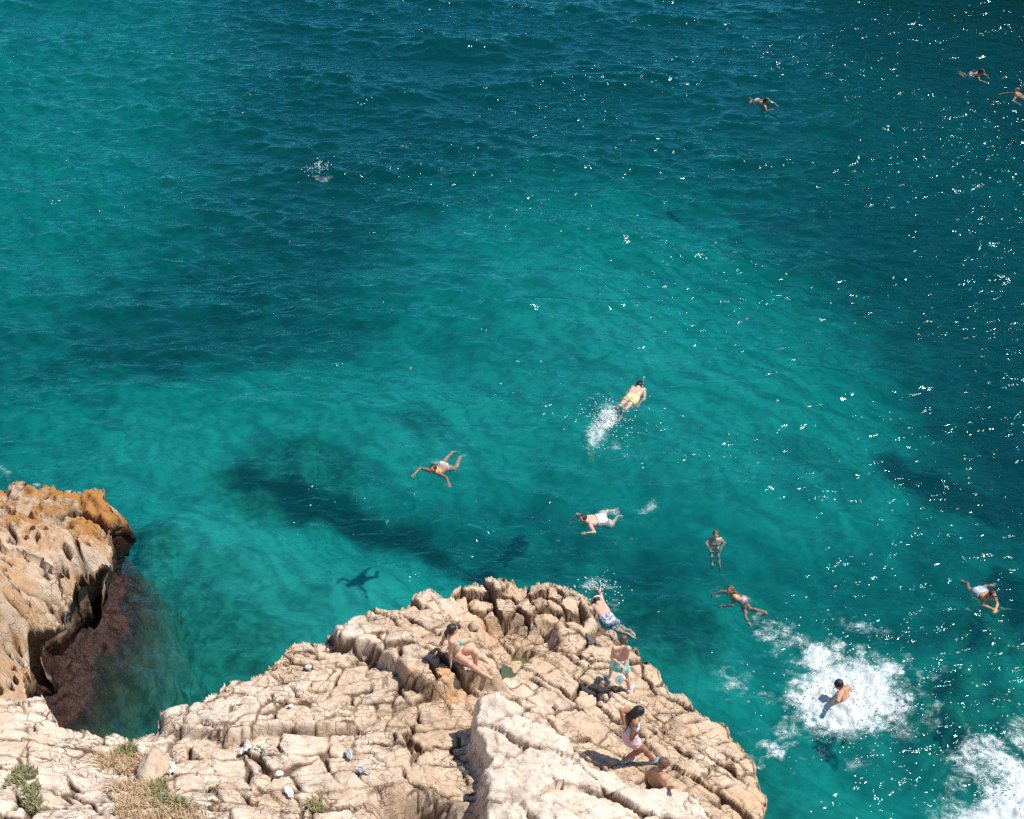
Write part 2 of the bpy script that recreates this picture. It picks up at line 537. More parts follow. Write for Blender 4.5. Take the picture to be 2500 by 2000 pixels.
    top = top + (ru - 0.5) * 0.22 + (cvu * (ru2 - 0.5)) * 0.25 - cw * 0.24 - cw2 * 0.07 + 0.06 * fbm(x * 1.6, y * 1.6, 126, 3)
    wc = 1 - smooth(-0.12, 0.14, sd + 0.10 * fbm(x * 3, y * 3, 127, 3))
    top = np.maximum(top, h)
    h = h + wc * (top - h)
    inside = wc > 0.02
    crack = np.where(inside, np.maximum(cw, cw2 * 0.7) * wc, crack)
    tone = np.where(inside, (ru - 0.5) * 0.4 + (hash2(au2, bu2, 132) - 0.5) * 0.3, tone)
    bid = np.where(inside, (au + 500) * 2000 + (bu + 500) + 70_000_000, bid)
    white = np.clip(wc, 0, 1)
    # weathering
    rough = 0.034 * fbm(x * 3, y * 3, 141, 4) + 0.024 * fbm(x * 10, y * 10, 142, 3, 0.65)
    pits = np.clip(fbm(x * 5.5, y * 5.5, 143, 3) - 0.30, 0, 1) * 0.22
    ridg = (0.5 - np.abs(fbm(x * 4, y * 4, 144, 3))) * 0.045
    h = h + white * (0.05 * fbm(x * 6, y * 6, 145, 4, .7) + 0.05 * (0.4 - np.abs(fbm(x * 3.2, y * 3.2, 146, 4, .6))))
    h = h + rough + ridg - pits * (0.5 + 0.5 * white)
    return h, crack, tone, bid, white


def stain_at(x, y, pts):
    s = np.zeros(x.shape)
    for px, py, z, r, a in pts:
        p = P(px, py, z)
        s = s + a * np.exp(-((x - p[0]) ** 2 + (y - p[1]) ** 2) / (r * r))
    return np.clip(s * (0.6 + 0.8 * fbm(x * 3, y * 3, 155, 3)), 0, 1)


def cliff_profile(s, z0, notch, foot, straight=False):
    """s = distance outside the rim -> (horizontal offset, height) of a wall that goes down into the sea"""
    ss = [0, 0.10, 0.30, 0.55, 0.80, 1.00, 1.3, 2.0, 3.2, 4.5]
    f1 = np.interp(s, ss, [0, .03, 0, 0, 0, 0, 0, .35, .7, .9]) + notch * np.interp(s, ss, [0, 0, -.55, -.85, -.60, -.2, 0, 0, 0, 0]) \
        + foot * np.interp(s, ss, [0, 0, 0, 0, 0, .6, 1, 1, 1, 1])
    if straight:
        f1 = notch * np.interp(s, ss, [0, -.02, -.45, -.80, -.9, -.9, -.9, -.9, -.9, -.9])
    tz = np.interp(s, ss, [1, 0.94, 0.78, 0.36, 0.16, 0.08, -0.0, 0, 0, 0])
    dz = np.interp(s, ss, [0, 0, 0, 0, 0, 0, -0.3, -1.3, -3.4, -6.5])
    return f1, z0 * tz + dz


def build_rock(fn, poly, dom, step, notch, foot, smax=4.2, straight=False):
    x0, x1, y0, y1 = dom
    xs = np.arange(x0, x1, step); ys = np.arange(y0, y1, step)
    X, Y = np.meshgrid(xs, ys)
    x = X.ravel(); y = Y.ravel()
    sd, nx, ny = poly_sdf(poly, x, y)
    # sample the terrain at the rim for points outside
    out = np.clip(sd, 0, None)
    sx = x - nx * out; sy = y - ny * out
    h, crack, tone, bid, white = fn(np.where(out > 0, sx, x), np.where(out > 0, sy, y))
    # rim breaks irregularly
    jag = 0.10 * fbm(x * 2.3, y * 2.3, 161, 3)
    hin = h + (0.05 * fbm(x * 3.1, y * 3.1, 169, 2) - 0.07) * np.exp(-(sd / 0.12) ** 2) * (sd < 0)
    nv = notch * (0.7 + 0.9 * fbm(x * 0.8, y * 0.8, 162, 2))
    ft = foot * (0.8 + 1.2 * fbm(x * 0.7 + 4, y * 0.7, 163, 2))
    r, zz = cliff_profile(out, h, nv, ft, straight)
    rockn = 0.14 * fbm(x * 1.7, y * 1.7, 164, 4) + 0.09 * fbm(x * 6, y * 6, 165, 4, .65)
    o = out > 0
    fx = np.where(o, sx + nx * (r + rockn * smooth(0, 0.3, out)), x + 0.02 * fbm(x * 7, y * 7, 166, 2))
    fy = np.where(o, sy + ny * (r + rockn * smooth(0, 0.3, out)), y + 0.02 * fbm(x * 7 + 3, y * 7, 167, 2))
    fz = np.where(o, zz + 0.30 * smooth(0.55, 0.9, out) * fbm(x * 3.3, y * 3.3, 171, 5, 0.62) + rockn * 0.8 * smooth(0.05, 0.4, out) + 0.25 * smooth(1.2, 2.5, out) * fbm(x * 1.1, y * 1.1, 168, 3), hin)
    co = np.stack([fx, fy, fz], 1)
    return xs, ys, co, sd, crack, tone, bid, white


def split_blocks(xs, ys, co, sd, bid, owner, attrs, parents, mat, smax, name='rock_block', limit=300):
    """cut the terrain sheet into its separate blocks"""
    F = grid_faces(len(xs), len(ys))
    keep = (sd[F].min(1) < smax)
    F = F[keep]
    fb = bid[F[:, 0]]; fo = owner[F[:, 0]]
    for k, par in parents.items():
        Fk = F[fo == k]; bk = fb[fo == k]
        if len(Fk) == 0: continue
        ids, inv, cnt = np.unique(bk, return_inverse=True, return_counts=True)
        order = np.argsort(inv, kind='stable')
        Fs = Fk[order]; bounds = np.concatenate([[0], np.cumsum(cnt)])
        cy = np.array([co[Fs[bounds[i]:bounds[i + 1], 0]].mean(0) for i in range(len(ids))])
        vis = (cy[:, 1] > 12.0) & (np.abs(cy[:, 0]) < 11.5)
        rank = np.argsort(-(cnt * (1.0 * vis + 0.001)))
        own = [i for i in rank[:limit] if cnt[i] > 40]
        rest = [i for i in range(len(ids)) if i not in set(own)]
        loose = []
        for gi, g in enumerate([[i] for i in own] + [rest]):
            f = np.concatenate([Fs[bounds[i]:bounds[i + 1]] for i in g] + (loose if gi == len(own) else []) + [np.zeros((0, 4), int)])
            if gi < len(own):
                # keep the largest connected piece, leave crumbs to the broken rock
                vi, loc = np.unique(f, return_inverse=True); loc = loc.reshape(f.shape)
                lab = np.arange(len(vi))
                while True:
                    m_ = lab[loc].min(1); new = lab.copy()
                    for c_ in range(4): np.minimum.at(new, loc[:, c_], m_)
                    new = new[new]
                    if (new == lab).all(): break
                    lab = new
                fl = lab[loc[:, 0]]; u_, n_ = np.unique(fl, return_counts=True)
                if len(u_) > 1:
                    k_ = fl == u_[n_.argmax()]; loose.append(f[~k_]); f = f[k_]
            if len(f) == 0: continue
            vi, loc = np.unique(f, return_inverse=True)
            loc = loc.reshape(f.shape)
            me = mesh_np(name, co[vi], loc, mat, {a: v[vi] for a, v in attrs.items()})
            if gi == len(own):
                child('broken_rock', me, par, kind='stuff')
            else:
                child(name, me, par)


# rock material
def rock_material():
    t = NT("limestone")
    pos = geo_pos(t)
    z = t.sep(pos).outputs[2]
    crack = t.attr('crack'); tone = t.attr('tone'); stain = t.attr('stain'); white = t.attr('white'); pinkg = t.attr('ochre')
    n1 = t.noise(0.9, 5, 0.6, pos); n2 = t.noise(5.0, 6, 0.65, pos); n3 = t.noise(28.0, 5, 0.7, pos)
    tan = t.mix(n1, (0.49, 0.34, 0.215), (0.68, 0.515, 0.36))
    pale = t.mix(n2, (0.66, 0.52, 0.40), (0.83, 0.715, 0.595))
    f = t.math('ADD', t.math('MULTIPLY', tone, 0.55), t.math('MULTIPLY', t.math('SUBTRACT', n1, 0.5), 2.2))
    f = t.math('ADD', f, t.math('MULTIPLY', t.math('SUBTRACT', n2, 0.5), 1.2))
    f = t.math('ADD', f, t.math('ADD', t.math('MULTIPLY', white, 0.95), 0.30), clamp=True)
    base = t.mix(f, tan, pale)
    # grey lichen mottling
    lm = t.ramp(t.noise(3.2, 8, 0.72, pos, 0.4), [(0.47, (0,)), (0.60, (1,))])
    lm = t.math('MULTIPLY', lm, t.ramp(t.noise(0.55, 3, 0.5, pos), [(0.40, (0.15,)), (0.60, (0.7,))]))
    base = t.mix(lm, base, (0.29, 0.225, 0.17))
    # iron stains
    sm = t.math('MULTIPLY', stain, t.ramp(n2, [(0.3, (0.3,)), (0.65, (1,))]))
    base = t.mix(sm, base, t.mix(n3, (0.38, 0.15, 0.03), (0.66, 0.36, 0.12)))
    rs = t.ramp(t.noise(1.6, 6, 0.7, t.n("Mapping", {'Vector': pos, 'Location': (7, 3, 1)}).outputs[0]), [(0.60, (0,)), (0.74, (0.5,))])
    base = t.mix(rs, base, (0.50, 0.26, 0.12))
    # ochre, lichen orange rock at the left
    om = t.ramp(t.noise(1.3, 7, 0.65, pos, 0.3), [(0.44, (0.0,)), (0.52, (1,))])
    och = t.mix(om, t.mix(n2, (0.30, 0.21, 0.14), (0.55, 0.44, 0.32)), t.mix(n2, (0.24, 0.10, 0.025), (0.50, 0.25, 0.07)))
    base = t.mix(pinkg, base, och)
    # hair cracks
    vv = t.n("VectorMath", {0: pos, 1: t.n("VectorMath", {0: t.noise(3.0, 3, 0.6, pos, out=1), 1: (0.35, 0.35, 0.35)}, operation='MULTIPLY').outputs[0]}, operation='ADD').outputs[0]
    hc = t.n("TexVoronoi", {'Vector': t.n("Mapping", {'Vector': vv, 'Scale': (1.0, 1.5, 0.6), 'Rotation': (0, 0, R(-12))}).outputs[0], 'Scale': 4.2}, feature='DISTANCE_TO_EDGE').outputs[0]
    hc = t.ramp(hc, [(0.0, (1,)), (0.035, (0,))])
    hc = t.math('MULTIPLY', hc, t.ramp(t.noise(1.1, 4, 0.6, pos), [(0.42, (0.0,)), (0.60, (0.85,))]))
    hc = t.math('MULTIPLY', hc, t.math('SUBTRACT', 1.0, t.math('MULTIPLY', white, 0.65)))
    hc = t.math('MULTIPLY', hc, t.math('GREATER_THAN', z, 0.9))
    base = t.mix(hc, base, (0.17, 0.10, 0.055))
    # soil in the joints
    cm = t.ramp(crack, [(0.16, (0,)), (0.60, (0.85,))])
    base = t.mix(cm, base, t.mix(n3, (0.07, 0.038, 0.02), (0.17, 0.095, 0.05)))
    # fine dark specks and hair cracks
    sp = t.ramp(t.n("TexVoronoi", {'Vector': pos, 'Scale': 24.0}).outputs[0], [(0.05, (0.55,)), (0.16, (0,))])
    sp = t.math('MULTIPLY', sp, t.ramp(t.noise(2.0, 4, 0.6, pos), [(0.45, (0.0,)), (0.65, (1.0,))]))
    base = t.mix(sp, base, (0.16, 0.11, 0.07))
    # fine relief colour
    base = t.mix(t.ramp(n3, [(0.25, (0.28,)), (0.5, (0,))]), base, (0.22, 0.15, 0.095))
    # algae and wet weed near the sea level
    zz = t.math('SUBTRACT', t.math('ADD', z, t.math('MULTIPLY', t.math('SUBTRACT', n2, 0.5), 0.9)), t.math('MULTIPLY', pinkg, 0.75))
    wet = t.n("MapRange", {0: zz, 1: 0.25, 2: 0.75, 3: 1.0, 4: 0.0}); wet.clamp = True
    under = t.n("MapRange", {0: z, 1: -0.75, 2: -0.1, 3: 1.0, 4: 0.0}); under.clamp = True
    algae = t.mix(t.ramp(t.noise(6.5, 7, 0.75, pos, .5), [(.35, (0,)), (.65, (1,))]), (0.005, 0.003, 0.003), (0.055, 0.020, 0.012))
    algae = t.mix(under.outputs[0], algae, t.mix(n1, (0.015, 0.016, 0.010), (0.20, 0.17, 0.10)))
    deep = t.n("MapRange", {0: z, 1: -2.6, 2: -0.7, 3: 1.0, 4: 0.0}); deep.clamp = True
    algae = t.mix(deep.outputs[0], algae, t.mix(t.ramp(t.noise(3.0, 8, 0.7, pos, .6), [(.35, (0,)), (.65, (1,))]), (0.10, 0.11, 0.07), (0.42, 0.43, 0.31)))
    base = t.mix(wet.outputs[0], base, algae)
    rough = t.math('SUBTRACT', 0.9, t.math('MULTIPLY', wet.outputs[0], 0.55))
    hgt = t.math('ADD', t.math('MULTIPLY', n2, 0.6), t.math('MULTIPLY', n3, 0.35))
    hgt = t.math('SUBTRACT', hgt, t.math('ADD', t.math('MULTIPLY', sp, 0.4), t.math('MULTIPLY', hc, 0.5)))
    b = t.n("Bump", {'Strength': 1.0, 'Distance': 0.05, 'Height': hgt})
    n4 = t.noise(90.0, 3, 0.7, pos)
    b2 = t.n("Bump", {'Strength': 0.5, 'Distance': 0.012, 'Height': n4, 'Normal': b.outputs[0]})
    p = t.n("BsdfPrincipled", {'Base Color': base, 'Roughness': rough, 'Normal': b2.outputs[0]})
    p.inputs['Specular IOR Level'].default_value = 0.25
    return t.surf(p)


MAT_ROCK = rock_material()

xs, ys, co, sd, crack, tone, bid, white = build_rock(ledge_height, ledge_poly, (-16.5, 11.5, 8.0, 24.5), 0.032, 0.5, 0.35)
stains = stain_at(co[:, 0], co[:, 1], [(1100, 1700, 2.7, 0.35, 1.0), (1070, 1690, 2.7, 0.3, .8), (1000, 1690, 2.7, 0.25, .8), (1185, 1515, 2.0, 0.3, 1), (1130, 1475, 2.1, 0.25, .8),
                   (1240, 1450, 2.0, 0.15, .9), (1370, 1590, 1.8, .15, .8), (640, 1905, 4, .8, .35), (690, 1600, 2.8, 0.4, .7), (1530, 1620, 1.8, .15, .8),
                   (1835, 1950, 1.7, 0.3, .7), (850, 1830, 3.4, .5, .35), (1280, 1870, 3.2, .3, .3)])
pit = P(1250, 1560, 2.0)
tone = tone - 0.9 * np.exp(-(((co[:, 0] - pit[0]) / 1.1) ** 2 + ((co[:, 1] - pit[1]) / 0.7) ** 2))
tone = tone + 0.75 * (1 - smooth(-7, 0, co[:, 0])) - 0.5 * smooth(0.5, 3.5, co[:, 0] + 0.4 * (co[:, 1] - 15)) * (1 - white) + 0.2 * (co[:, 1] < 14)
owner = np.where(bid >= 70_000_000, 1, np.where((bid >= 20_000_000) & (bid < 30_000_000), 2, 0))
bid = np.where(sd > 0.9, -1, bid)
r_ledge = empty('rock_ledge', P(1000, 1750, 0), 'broad cracked tan limestone ledge jutting into the sea under the bathers', 'rock ledge')
r_crop = empty('rock_outcrop', P(1350, 1880, 2.5), 'raised whitish jagged outcrop in front of the standing girl and the man', 'rock')
r_left = empty('rock_shelf', P(120, 1880, 3), 'smooth pale grey rock shelf with large square blocks and green tufts in the corner', 'rock')
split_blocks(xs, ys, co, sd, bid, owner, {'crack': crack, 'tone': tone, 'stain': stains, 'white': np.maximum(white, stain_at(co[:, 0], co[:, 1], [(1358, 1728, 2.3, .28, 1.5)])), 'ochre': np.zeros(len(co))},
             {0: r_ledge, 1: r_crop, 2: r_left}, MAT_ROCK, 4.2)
LEDGE = (xs, ys, co[:, 2].reshape(len(ys), len(xs)))


def ground(x, y):
    """height of the ledge under a point"""
    xs, ys, Z = LEDGE
    i = int(np.clip((x - xs[0]) / (xs[1] - xs[0]), 1, len(xs) - 2)); j = int(np.clip((y - ys[0]) / (ys[1] - ys[0]), 1, len(ys) - 2))
    return float(Z[j - 1:j + 2, i - 1:i + 2].max())


def Pg(px, py):
    """where a photo pixel's sight line meets the ledge"""
    best = None
    for z in np.arange(6.5, 0.3, -0.01):
        p = P(px, py, z)
        if ground(p[0], p[1]) >= z: return p
    return P(px, py, 1.5)


# --- the pitted ochre rock at the left
lc = [P(a, b, zleft(a, b)) for a, b in LEFT_PX[::2]] + [P(80, 1250, 2.5), P(100, 1350, 3.0), P(30, 1500, 3.5), P(-100, 1300, 3.3), P(-100, 1600, 4.2), P(200, 1350, 2.7), P(170, 1260, 2.3)]
left_base = tps([(p[0], p[1]) for p in lc], [p[2] for p in lc], 0.03)


def left_height(x, y):
    wx = x + 0.10 * fbm(x * 1.5, y * 1.5, 203, 3); wy = y + 0.10 * fbm(x * 1.5 + 9, y * 1.5, 204, 3)
    h = left_base(x, y)
    a, b, e, cu, cv = cells(wx / 1.5, wy / 1.3, 211, 0.4)
    r = hash2(a, b, 212)
    c1 = (1 - smooth(0, 0.10, e * 1.3)) * smooth(-0.3, 0.3, fbm(x * .8, y * .8, 213, 2))
    h = h + (r - 0.5) * 0.35 - c1 * 0.25
    up = smooth(0, 1, (y - P(100, 1330, 2.5)[1]) / 1.0)          # top part: big ridges, no pits
    h = h + 0.22 * fbm(x * 1.3, y * 1.3, 214, 3) + up * 0.25 * (0.5 - np.abs(fbm(x * 1.5, y * 1.1, 215, 3))) * 2 - up * .2
    # honeycomb pits
    pa, pb, pe, pu, pv = cells((wx * .8 + wy * .6) / 0.24, (wy * .8 - wx * .6) / 0.38, 221, 0.45)
    pr = hash2(pa, pb, 222); rad = np.hypot(pu * 1.1, pv)
    pit = (1 - smooth(0.12, 0.36, rad + 0.12 * fbm(x * 8, y * 8, 223, 2))) * (pr > 0.30)
    qa, qb, qe, qu, qv = cells(wx / 0.11, wy / 0.11, 224, 0.45)
    pit2 = (1 - smooth(0.1, 0.4, np.hypot(qu, qv))) * (hash2(qa, qb, 225) > 0.6)
    dens = (1 - 0.8 * up) * smooth(-0.6, 0.0, fbm(x * .7, y * .7, 226, 2) + 0.15)
    h = h - dens * (pit * 0.30 * (0.5 + pr) + pit2 * 0.07)
    h = h + 0.08 * fbm(x * 3, y * 3, 227, 4) + 0.07 * fbm(x * 8, y * 8, 228, 4, .7) + 0.10 * (0.4 - np.abs(fbm(x * 4, y * 4, 229, 4, .6)))
    crack = np.clip(np.maximum(c1, dens * pit * 0.7), 0, 1)
    bid = (a + 500) * 2000 + b + 500 + 90_000_000
    tone = (r - .5) + up * .0
    return h, crack, tone, bid, up


lx = [p[0] for p in left_edge]; ly = [p[1] for p in left_edge]
print('left rock', min(lx), max(lx), min(ly), max(ly), 'ledge y', min(p[1] for p in ledge_edge[:80]), max(p[1] for p in ledge_edge))
xs2, ys2, co2, sd2, crack2, tone2, bid2, up2 = build_rock(left_height, left_poly, (-16.5, -4.0, 14.0, 34.0), 0.036, 1.3, 0.50, straight=True)
bid2 = np.where(sd2 > 0.9, -1, bid2)
r_och = empty('pitted_rock', P(100, 1400, 0), 'orange stained pitted sea rock with a wave-cut foot, cut by the left edge', 'rock')
# wave-cut foot of that rock: lumpy, wet, running down under water
xs3 = np.arange(-16.0, -3.5, 0.045); ys3 = np.arange(13.5, 32.0, 0.045)
X3, Y3 = np.meshgrid(xs3, ys3); x3 = X3.ravel(); y3 = Y3.ravel()
sd3, _, _ = poly_sdf(left_poly, x3, y3)
q3 = np.clip(sd3 + 0.20 * fbm(x3, y3, 321, 3) + 0.75 * fbm(x3 * .55, y3 * .55, 320, 3) * smooth(0.3, 1.2, sd3), -1.5, 9)
z3 = -0.06 - 0.75 * q3 - 2.2 * np.clip(q3, 0, 9) ** 2 + 0.24 * fbm(x3 * 1.4, y3 * 1.4, 322, 4) + 0.20 * (0.4 - np.abs(fbm(x3 * 2.2, y3 * 2.2, 323, 4))) + 0.10 * fbm(x3 * 7, y3 * 7, 324, 4, .6)
z3 = z3 + 0.06 * np.clip(cells(x3 / .35, y3 / .3, 325, .45)[2], 0, .5)
keep3 = (sd3 > -1.3) & (sd3 < 2.8)
F3 = grid_faces(len(xs3), len(ys3)); F3 = F3[keep3[F3].all(1)]
vi3, l3 = np.unique(F3, return_inverse=True)
n3_ = len(vi3)
child('wet_foot', mesh_np('wet_foot', np.stack([x3, y3, z3], 1)[vi3], l3.reshape(F3.shape), MAT_ROCK,
      {'crack': np.zeros(n3_), 'tone': np.zeros(n3_), 'stain': np.zeros(n3_), 'white': np.zeros(n3_), 'ochre': np.ones(n3_)}), r_och, label='dark red-brown wet rock at the waterline')
fade = 0.55 + 0.45 * up2
split_blocks(xs2, ys2, co2, sd2, bid2, np.zeros(len(sd2)), {'crack': crack2, 'tone': tone2 * .4, 'stain': up2 * 0.75, 'white': np.zeros(len(sd2)) + .2, 'ochre': np.clip(fade + .1, 0, 1)},
             {0: r_och}, MAT_ROCK, 4.2)

# ------------------------------------------------------------------ seabed
BR = [(-200, 0, .68), (0, 200, .66), (100, 400, .58), (80, 700, .36), (0, 950, .3), (400, 60, .40), (400, 400, .30), (500, 700, .18), (700, 50, .08), (800, 300, .06),
      (800, 600, .12), (1000, 850, .38), (600, 900, .25), (300, 900, .18), (200, 1050, .65), (1200, 50, .06), (1300, 400, .2), (1300, 600, .65),
      (1250, 750, .8), (1450, 800, .88), (1550, 650, .6), (1450, 950, .78), (1100, 950, .6), (1000, 1010, .85), (1800, 900, .62), (1700, 500, .25),
      (1800, 100, .10), (1900, 400, .15), (2100, 600, .08), (2000, 850, .36), (2300, 100, .12), (2400, 500, .12), (2300, 800, .08), (2400, 1000, .08),
      (2450, 1100, .02), (2200, 1150, .3), (2000, 1150, .65), (1800, 1150, .65), (1600, 1200, .5), (1500, 1100, .6), (1300, 1250, .3),
      (720, 1100, .62), (850, 1270, .25), (740, 1200, .45), (1050, 1290, .2), (1150, 1350, .2), (600, 1150, .55), (620, 1240, .6), (600, 1400, .95), (500, 1300, .95),
      (750, 1440, .95), (950, 1430, .75), (1000, 1200, .55), (450, 1500, .95), (550, 1600, .95), (350, 1600, .75), (320, 1400, .5), (300, 1700, .6), (400, 1100, .8),
      (300, 1200, .7), (1600, 1380, .2), (1580, 1500, .3), (1620, 1600, .55), (1700, 1700, .5), (1900, 1850, .4), (2000, 1400, .3), (2200, 1480, .18),
      (2400, 1600, .3), (2400, 1300, .2), (2100, 1950, .4), (1950, 1950, .5), (2300, 1750, .4), (2700, 300, .05), (2700, 1200, .05), (1200, -200, .2)]


def dep(b): return 3.3 + 2.2 * (1 - b)


bp = [P(a, b, -dep(v)) for a, b, v in BR]
bright = tps([(p[0], p[1]) for p in bp], [v for _, _, v in BR], 0.6)
axx = np.concatenate([[-400, -200, -100, -60], np.arange(-40, 40.01, 0.2), [60, 100, 200, 400]])
axy = np.concatenate([[-200, -60, -10], np.arange(6, 90.01, 0.2), [120, 200, 400]])
X, Y = np.meshgrid(axx, axy); x = X.ravel(); y = Y.ravel()
inr = (np.abs(x) < 41) & (y > 5) & (y < 91)
br = np.full(x.shape, 0.2)
xc = np.clip(x, -34, 34); yc = np.clip(y, 6, 80)
wbx = xc + 0.9 * fbm(xc / 2.5, yc / 2.5, 301, 3); wby = yc + 0.9 * fbm(xc / 2.5 + 7, yc / 2.5, 302, 3)
br = np.clip(bright(wbx, wby) + 0.10 * fbm(xc / 1.6, yc / 1.6, 303, 4), 0, 1)
sdl, _, _ = poly_sdf(ledge_poly, x, y); sdo, _, _ = poly_sdf(left_poly, x, y)
near = np.minimum(sdl, sdo)
d = dep(br)
zb = -d + 0.22 * fbm(x / 1.6, y / 1.6, 304, 3)
zb = np.where(inr, zb, -9.0)
rocky = np.clip(1 - smooth(2.0, 5.0, near + 1.6 * fbm(x / 2, y / 2, 305, 3)), 0, 1)
# boulders on the sea floor off the left rock and at the right edge
for (a, b, dpt, rr, amp) in [(210, 1500, -2.0, 1.6, 1.2), (300, 1400, -2.5, 1.4, 1.0), (180, 1640, -1.8, 1.4, 1.2), (240, 1720, -2, 1.0, .8), (2400, 1650, -2.5, 2.0, 1.5), (2480, 1450, -3, 1.5, 1.2),
                             (700, 1110, -3.0, 2.2, .9), (310, 1230, -1.8, 1.3, 1.0), (1620, 1450, -3, 1.8, 1)]:
    p = P(a, b, dpt); g = np.exp(-((x - p[0]) ** 2 + (y - p[1]) ** 2) / rr ** 2)
    zb = zb + g * amp * (0.6 + 0.9 * fbm(x * 1.2, y * 1.2, 306, 4)); rocky = np.maximum(rocky, smooth(0.15, .6, g))
zb = np.maximum(zb, -1.9 - 1.7 * np.clip(sdo, 0, 9) ** 0.9 + 0.8 * fbm(x * .9, y * .9, 311, 4) + 0.25 * fbm(x * 3, y * 3, 312, 3) - 30 * (sdo < -0.3) * 0)
rocky = np.maximum(rocky, 1 - smooth(0.3, 3.2, sdo + 1.4 * fbm(x * .8, y * .8, 313, 4)))
zb = np.maximum(zb, -1.3 - 2.2 * np.clip(sdl, 0, 9) + 0.6 * fbm(x * 1.2, y * 1.2, 314, 4))
zb = np.minimum(zb, -0.35)
weed = 0.9 * (1 - smooth(0.06, 0.42, br + 0.10 * fbm(x / 0.7, y / 0.7, 307, 3)))


def stroke(pts, rad, soft=0.6, amt=1.0, dpt=-4.6):
    """a ribbon of sea grass along a line of photo pixels"""
    global weed
    q = [P(a, b, dpt)[:2] for a, b in pts]
    dd = np.full(x.shape, 1e9)
    for (ax, ay), (cx, cy) in zip(q[:-1], q[1:]):
        ex, ey = cx - ax, cy - ay; t = np.clip(((x - ax) * ex + (y - ay) * ey) / (ex * ex + ey * ey), 0, 1)
        dd = np.minimum(dd, np.hypot(x - ax - t * ex, y - ay - t * ey))
    dd = dd + 0.55 * fbm(x * .9, y * .9, 331, 4) + 0.25 * fbm(x * 3.5, y * 3.5, 332, 3)
    weed = np.maximum(weed, amt * (1 - smooth(rad - soft, rad + soft, dd)))


stroke([(600, 1190), (640, 1225), (690, 1250), (850, 1275), (1000, 1300), (1120, 1370), (1200, 1420)], 0.42, .42)
stroke([(720, 1250), (900, 1290), (1020, 1310)], 0.72, .4)
stroke([(2440, 1000), (2500, 1150)], 1.1, .5); stroke([(2220, 1140), (2330, 1180), (2500, 1230)], 1.0, .5); stroke([(2460, 1400), (2500, 1500)], 0.7, .4)
stroke([(1520, 1400), (1620, 1480), (1660, 1560)], 0.9, .6, .55); stroke([(990, 1060), (1060, 1090)], .5, .5, .5); stroke([(1400, 880), (1420, 930)], .3, .4, .4)
stroke([(1330, 1240), (1500, 1330), (1700, 1400)], .7, .6, .4); stroke([(1950, 1130), (2060, 1200)], .8, .6, .45)


def seabed_material():
    t = NT("seabed")
    pos = geo_pos(t)
    n = t.noise(1.4, 6, 0.65, pos); n2 = t.noise(7, 5, 0.6, pos)
    sand = t.mix(n, (0.52, 0.55, 0.49), (0.72, 0.74, 0.67))
    wd = t.mix(n2, (0.010, 0.016, 0.012), (0.05, 0.07, 0.05))
    rk = t.mix(t.ramp(t.noise(3.0, 8, 0.7, pos, .6), [(.35, (0,)), (.65, (1,))]), (0.07, 0.08, 0.05), (0.42, 0.43, 0.31))
    c = t.mix(t.attr('rocky'), sand, rk)
    c = t.mix(t.attr('weed'), c, wd)
    p = t.n("BsdfDiffuse", {'Color': c})
    return t.surf(p)


link('seabed', mesh_np('seabed', np.stack([x, y, zb], 1), grid_faces(len(axx), len(axy)), seabed_material(), {'weed': weed, 'rocky': rocky * .85}), kind='structure',
     label='pale sand and dark weed on the bottom seen through the water')


# ------------------------------------------------------------------ water
def water_material():
    t = NT("sea_water")
    pos = geo_pos(t)
    mp = t.n("Mapping", {'Vector': pos, 'Scale': (0.8, 1.35, 1.0), 'Rotation': (0, 0, R(-10))}).outputs[0]
    fine = t.n('MapRange', {0: t.sep(pos).outputs[1], 1: 22.0, 2: 50.0, 3: 0.33, 4: 0.09}).outputs[0]
    clus = t.ramp(t.noise(0.75, 3, 0.6, mp, 0.8), [(0.48, (0.15,)), (0.70, (1.0,))])
    h = t.math('ADD', t.math('MULTIPLY', t.noise(2.6, 3, 0.45, mp, 0.7), 1.1), t.math('MULTIPLY', t.math('MULTIPLY', t.math('SUBTRACT', t.noise(8.0, 2, 0.55, mp, 0.4), 0.5), clus), fine))
    farr = t.n('MapRange', {0: t.sep(pos).outputs[1], 1: 20.0, 2: 46.0, 3: 0.85, 4: 1.15}).outputs[0]
    calm = t.ramp(t.noise(0.16, 2, 0.5, pos), [(0.38, (0.40,)), (0.62, (1.0,))])
    b = t.n("Bump", {'Strength': t.math('MULTIPLY', calm, farr), 'Distance': 0.14, 'Height': h})
    nrm = b.outputs[0]
    fr = t.math('MINIMUM', t.n("Fresnel", {'IOR': 1.62, 'Normal': nrm}).outputs[0], 0.45)
    gl = t.n("BsdfAnisotropic", {'Color': (0.10, 0.80, 0.95), 'Roughness': 0.06, 'Normal': nrm}, distribution='BECKMANN')
    gl2 = t.n("BsdfAnisotropic", {'Color': (0.80, 0.95, 1.0), 'Roughness': 0.13, 'Normal': nrm}, distribution='BECKMANN')
    gl = t.n("MixShader", {0: 0.16, 1: gl.outputs[0], 2: gl2.outputs[0]})
    body = t.n("BsdfDiffuse", {'Color': (0.0, 0.066, 0.066), 'Normal': nrm})
    tr = t.n("BsdfTransparent", {'Color': (0.97, 1, 1)})
    a = t.n("MixShader", {0: 0.10, 1: tr.outputs[0], 2: body.outputs[0]})
    s = t.n("MixShader", {0: fr, 1: a.outputs[0], 2: gl.outputs[0]})
    t.surf(s)
    va = t.n("VolumeAbsorption", {'Color': (0.0, 0.795, 0.785), 'Density': 0.42})
    vsn = t.n("VolumeScatter", {'Color': (0.05, 0.88, 0.90), 'Density': 0.028, 'Anisotropy': 0.2})
    t.set(t.out.inputs['Volume'], t.n("AddShader", {0: va.outputs[0], 1: vsn.outputs[0]}))
    return t.m


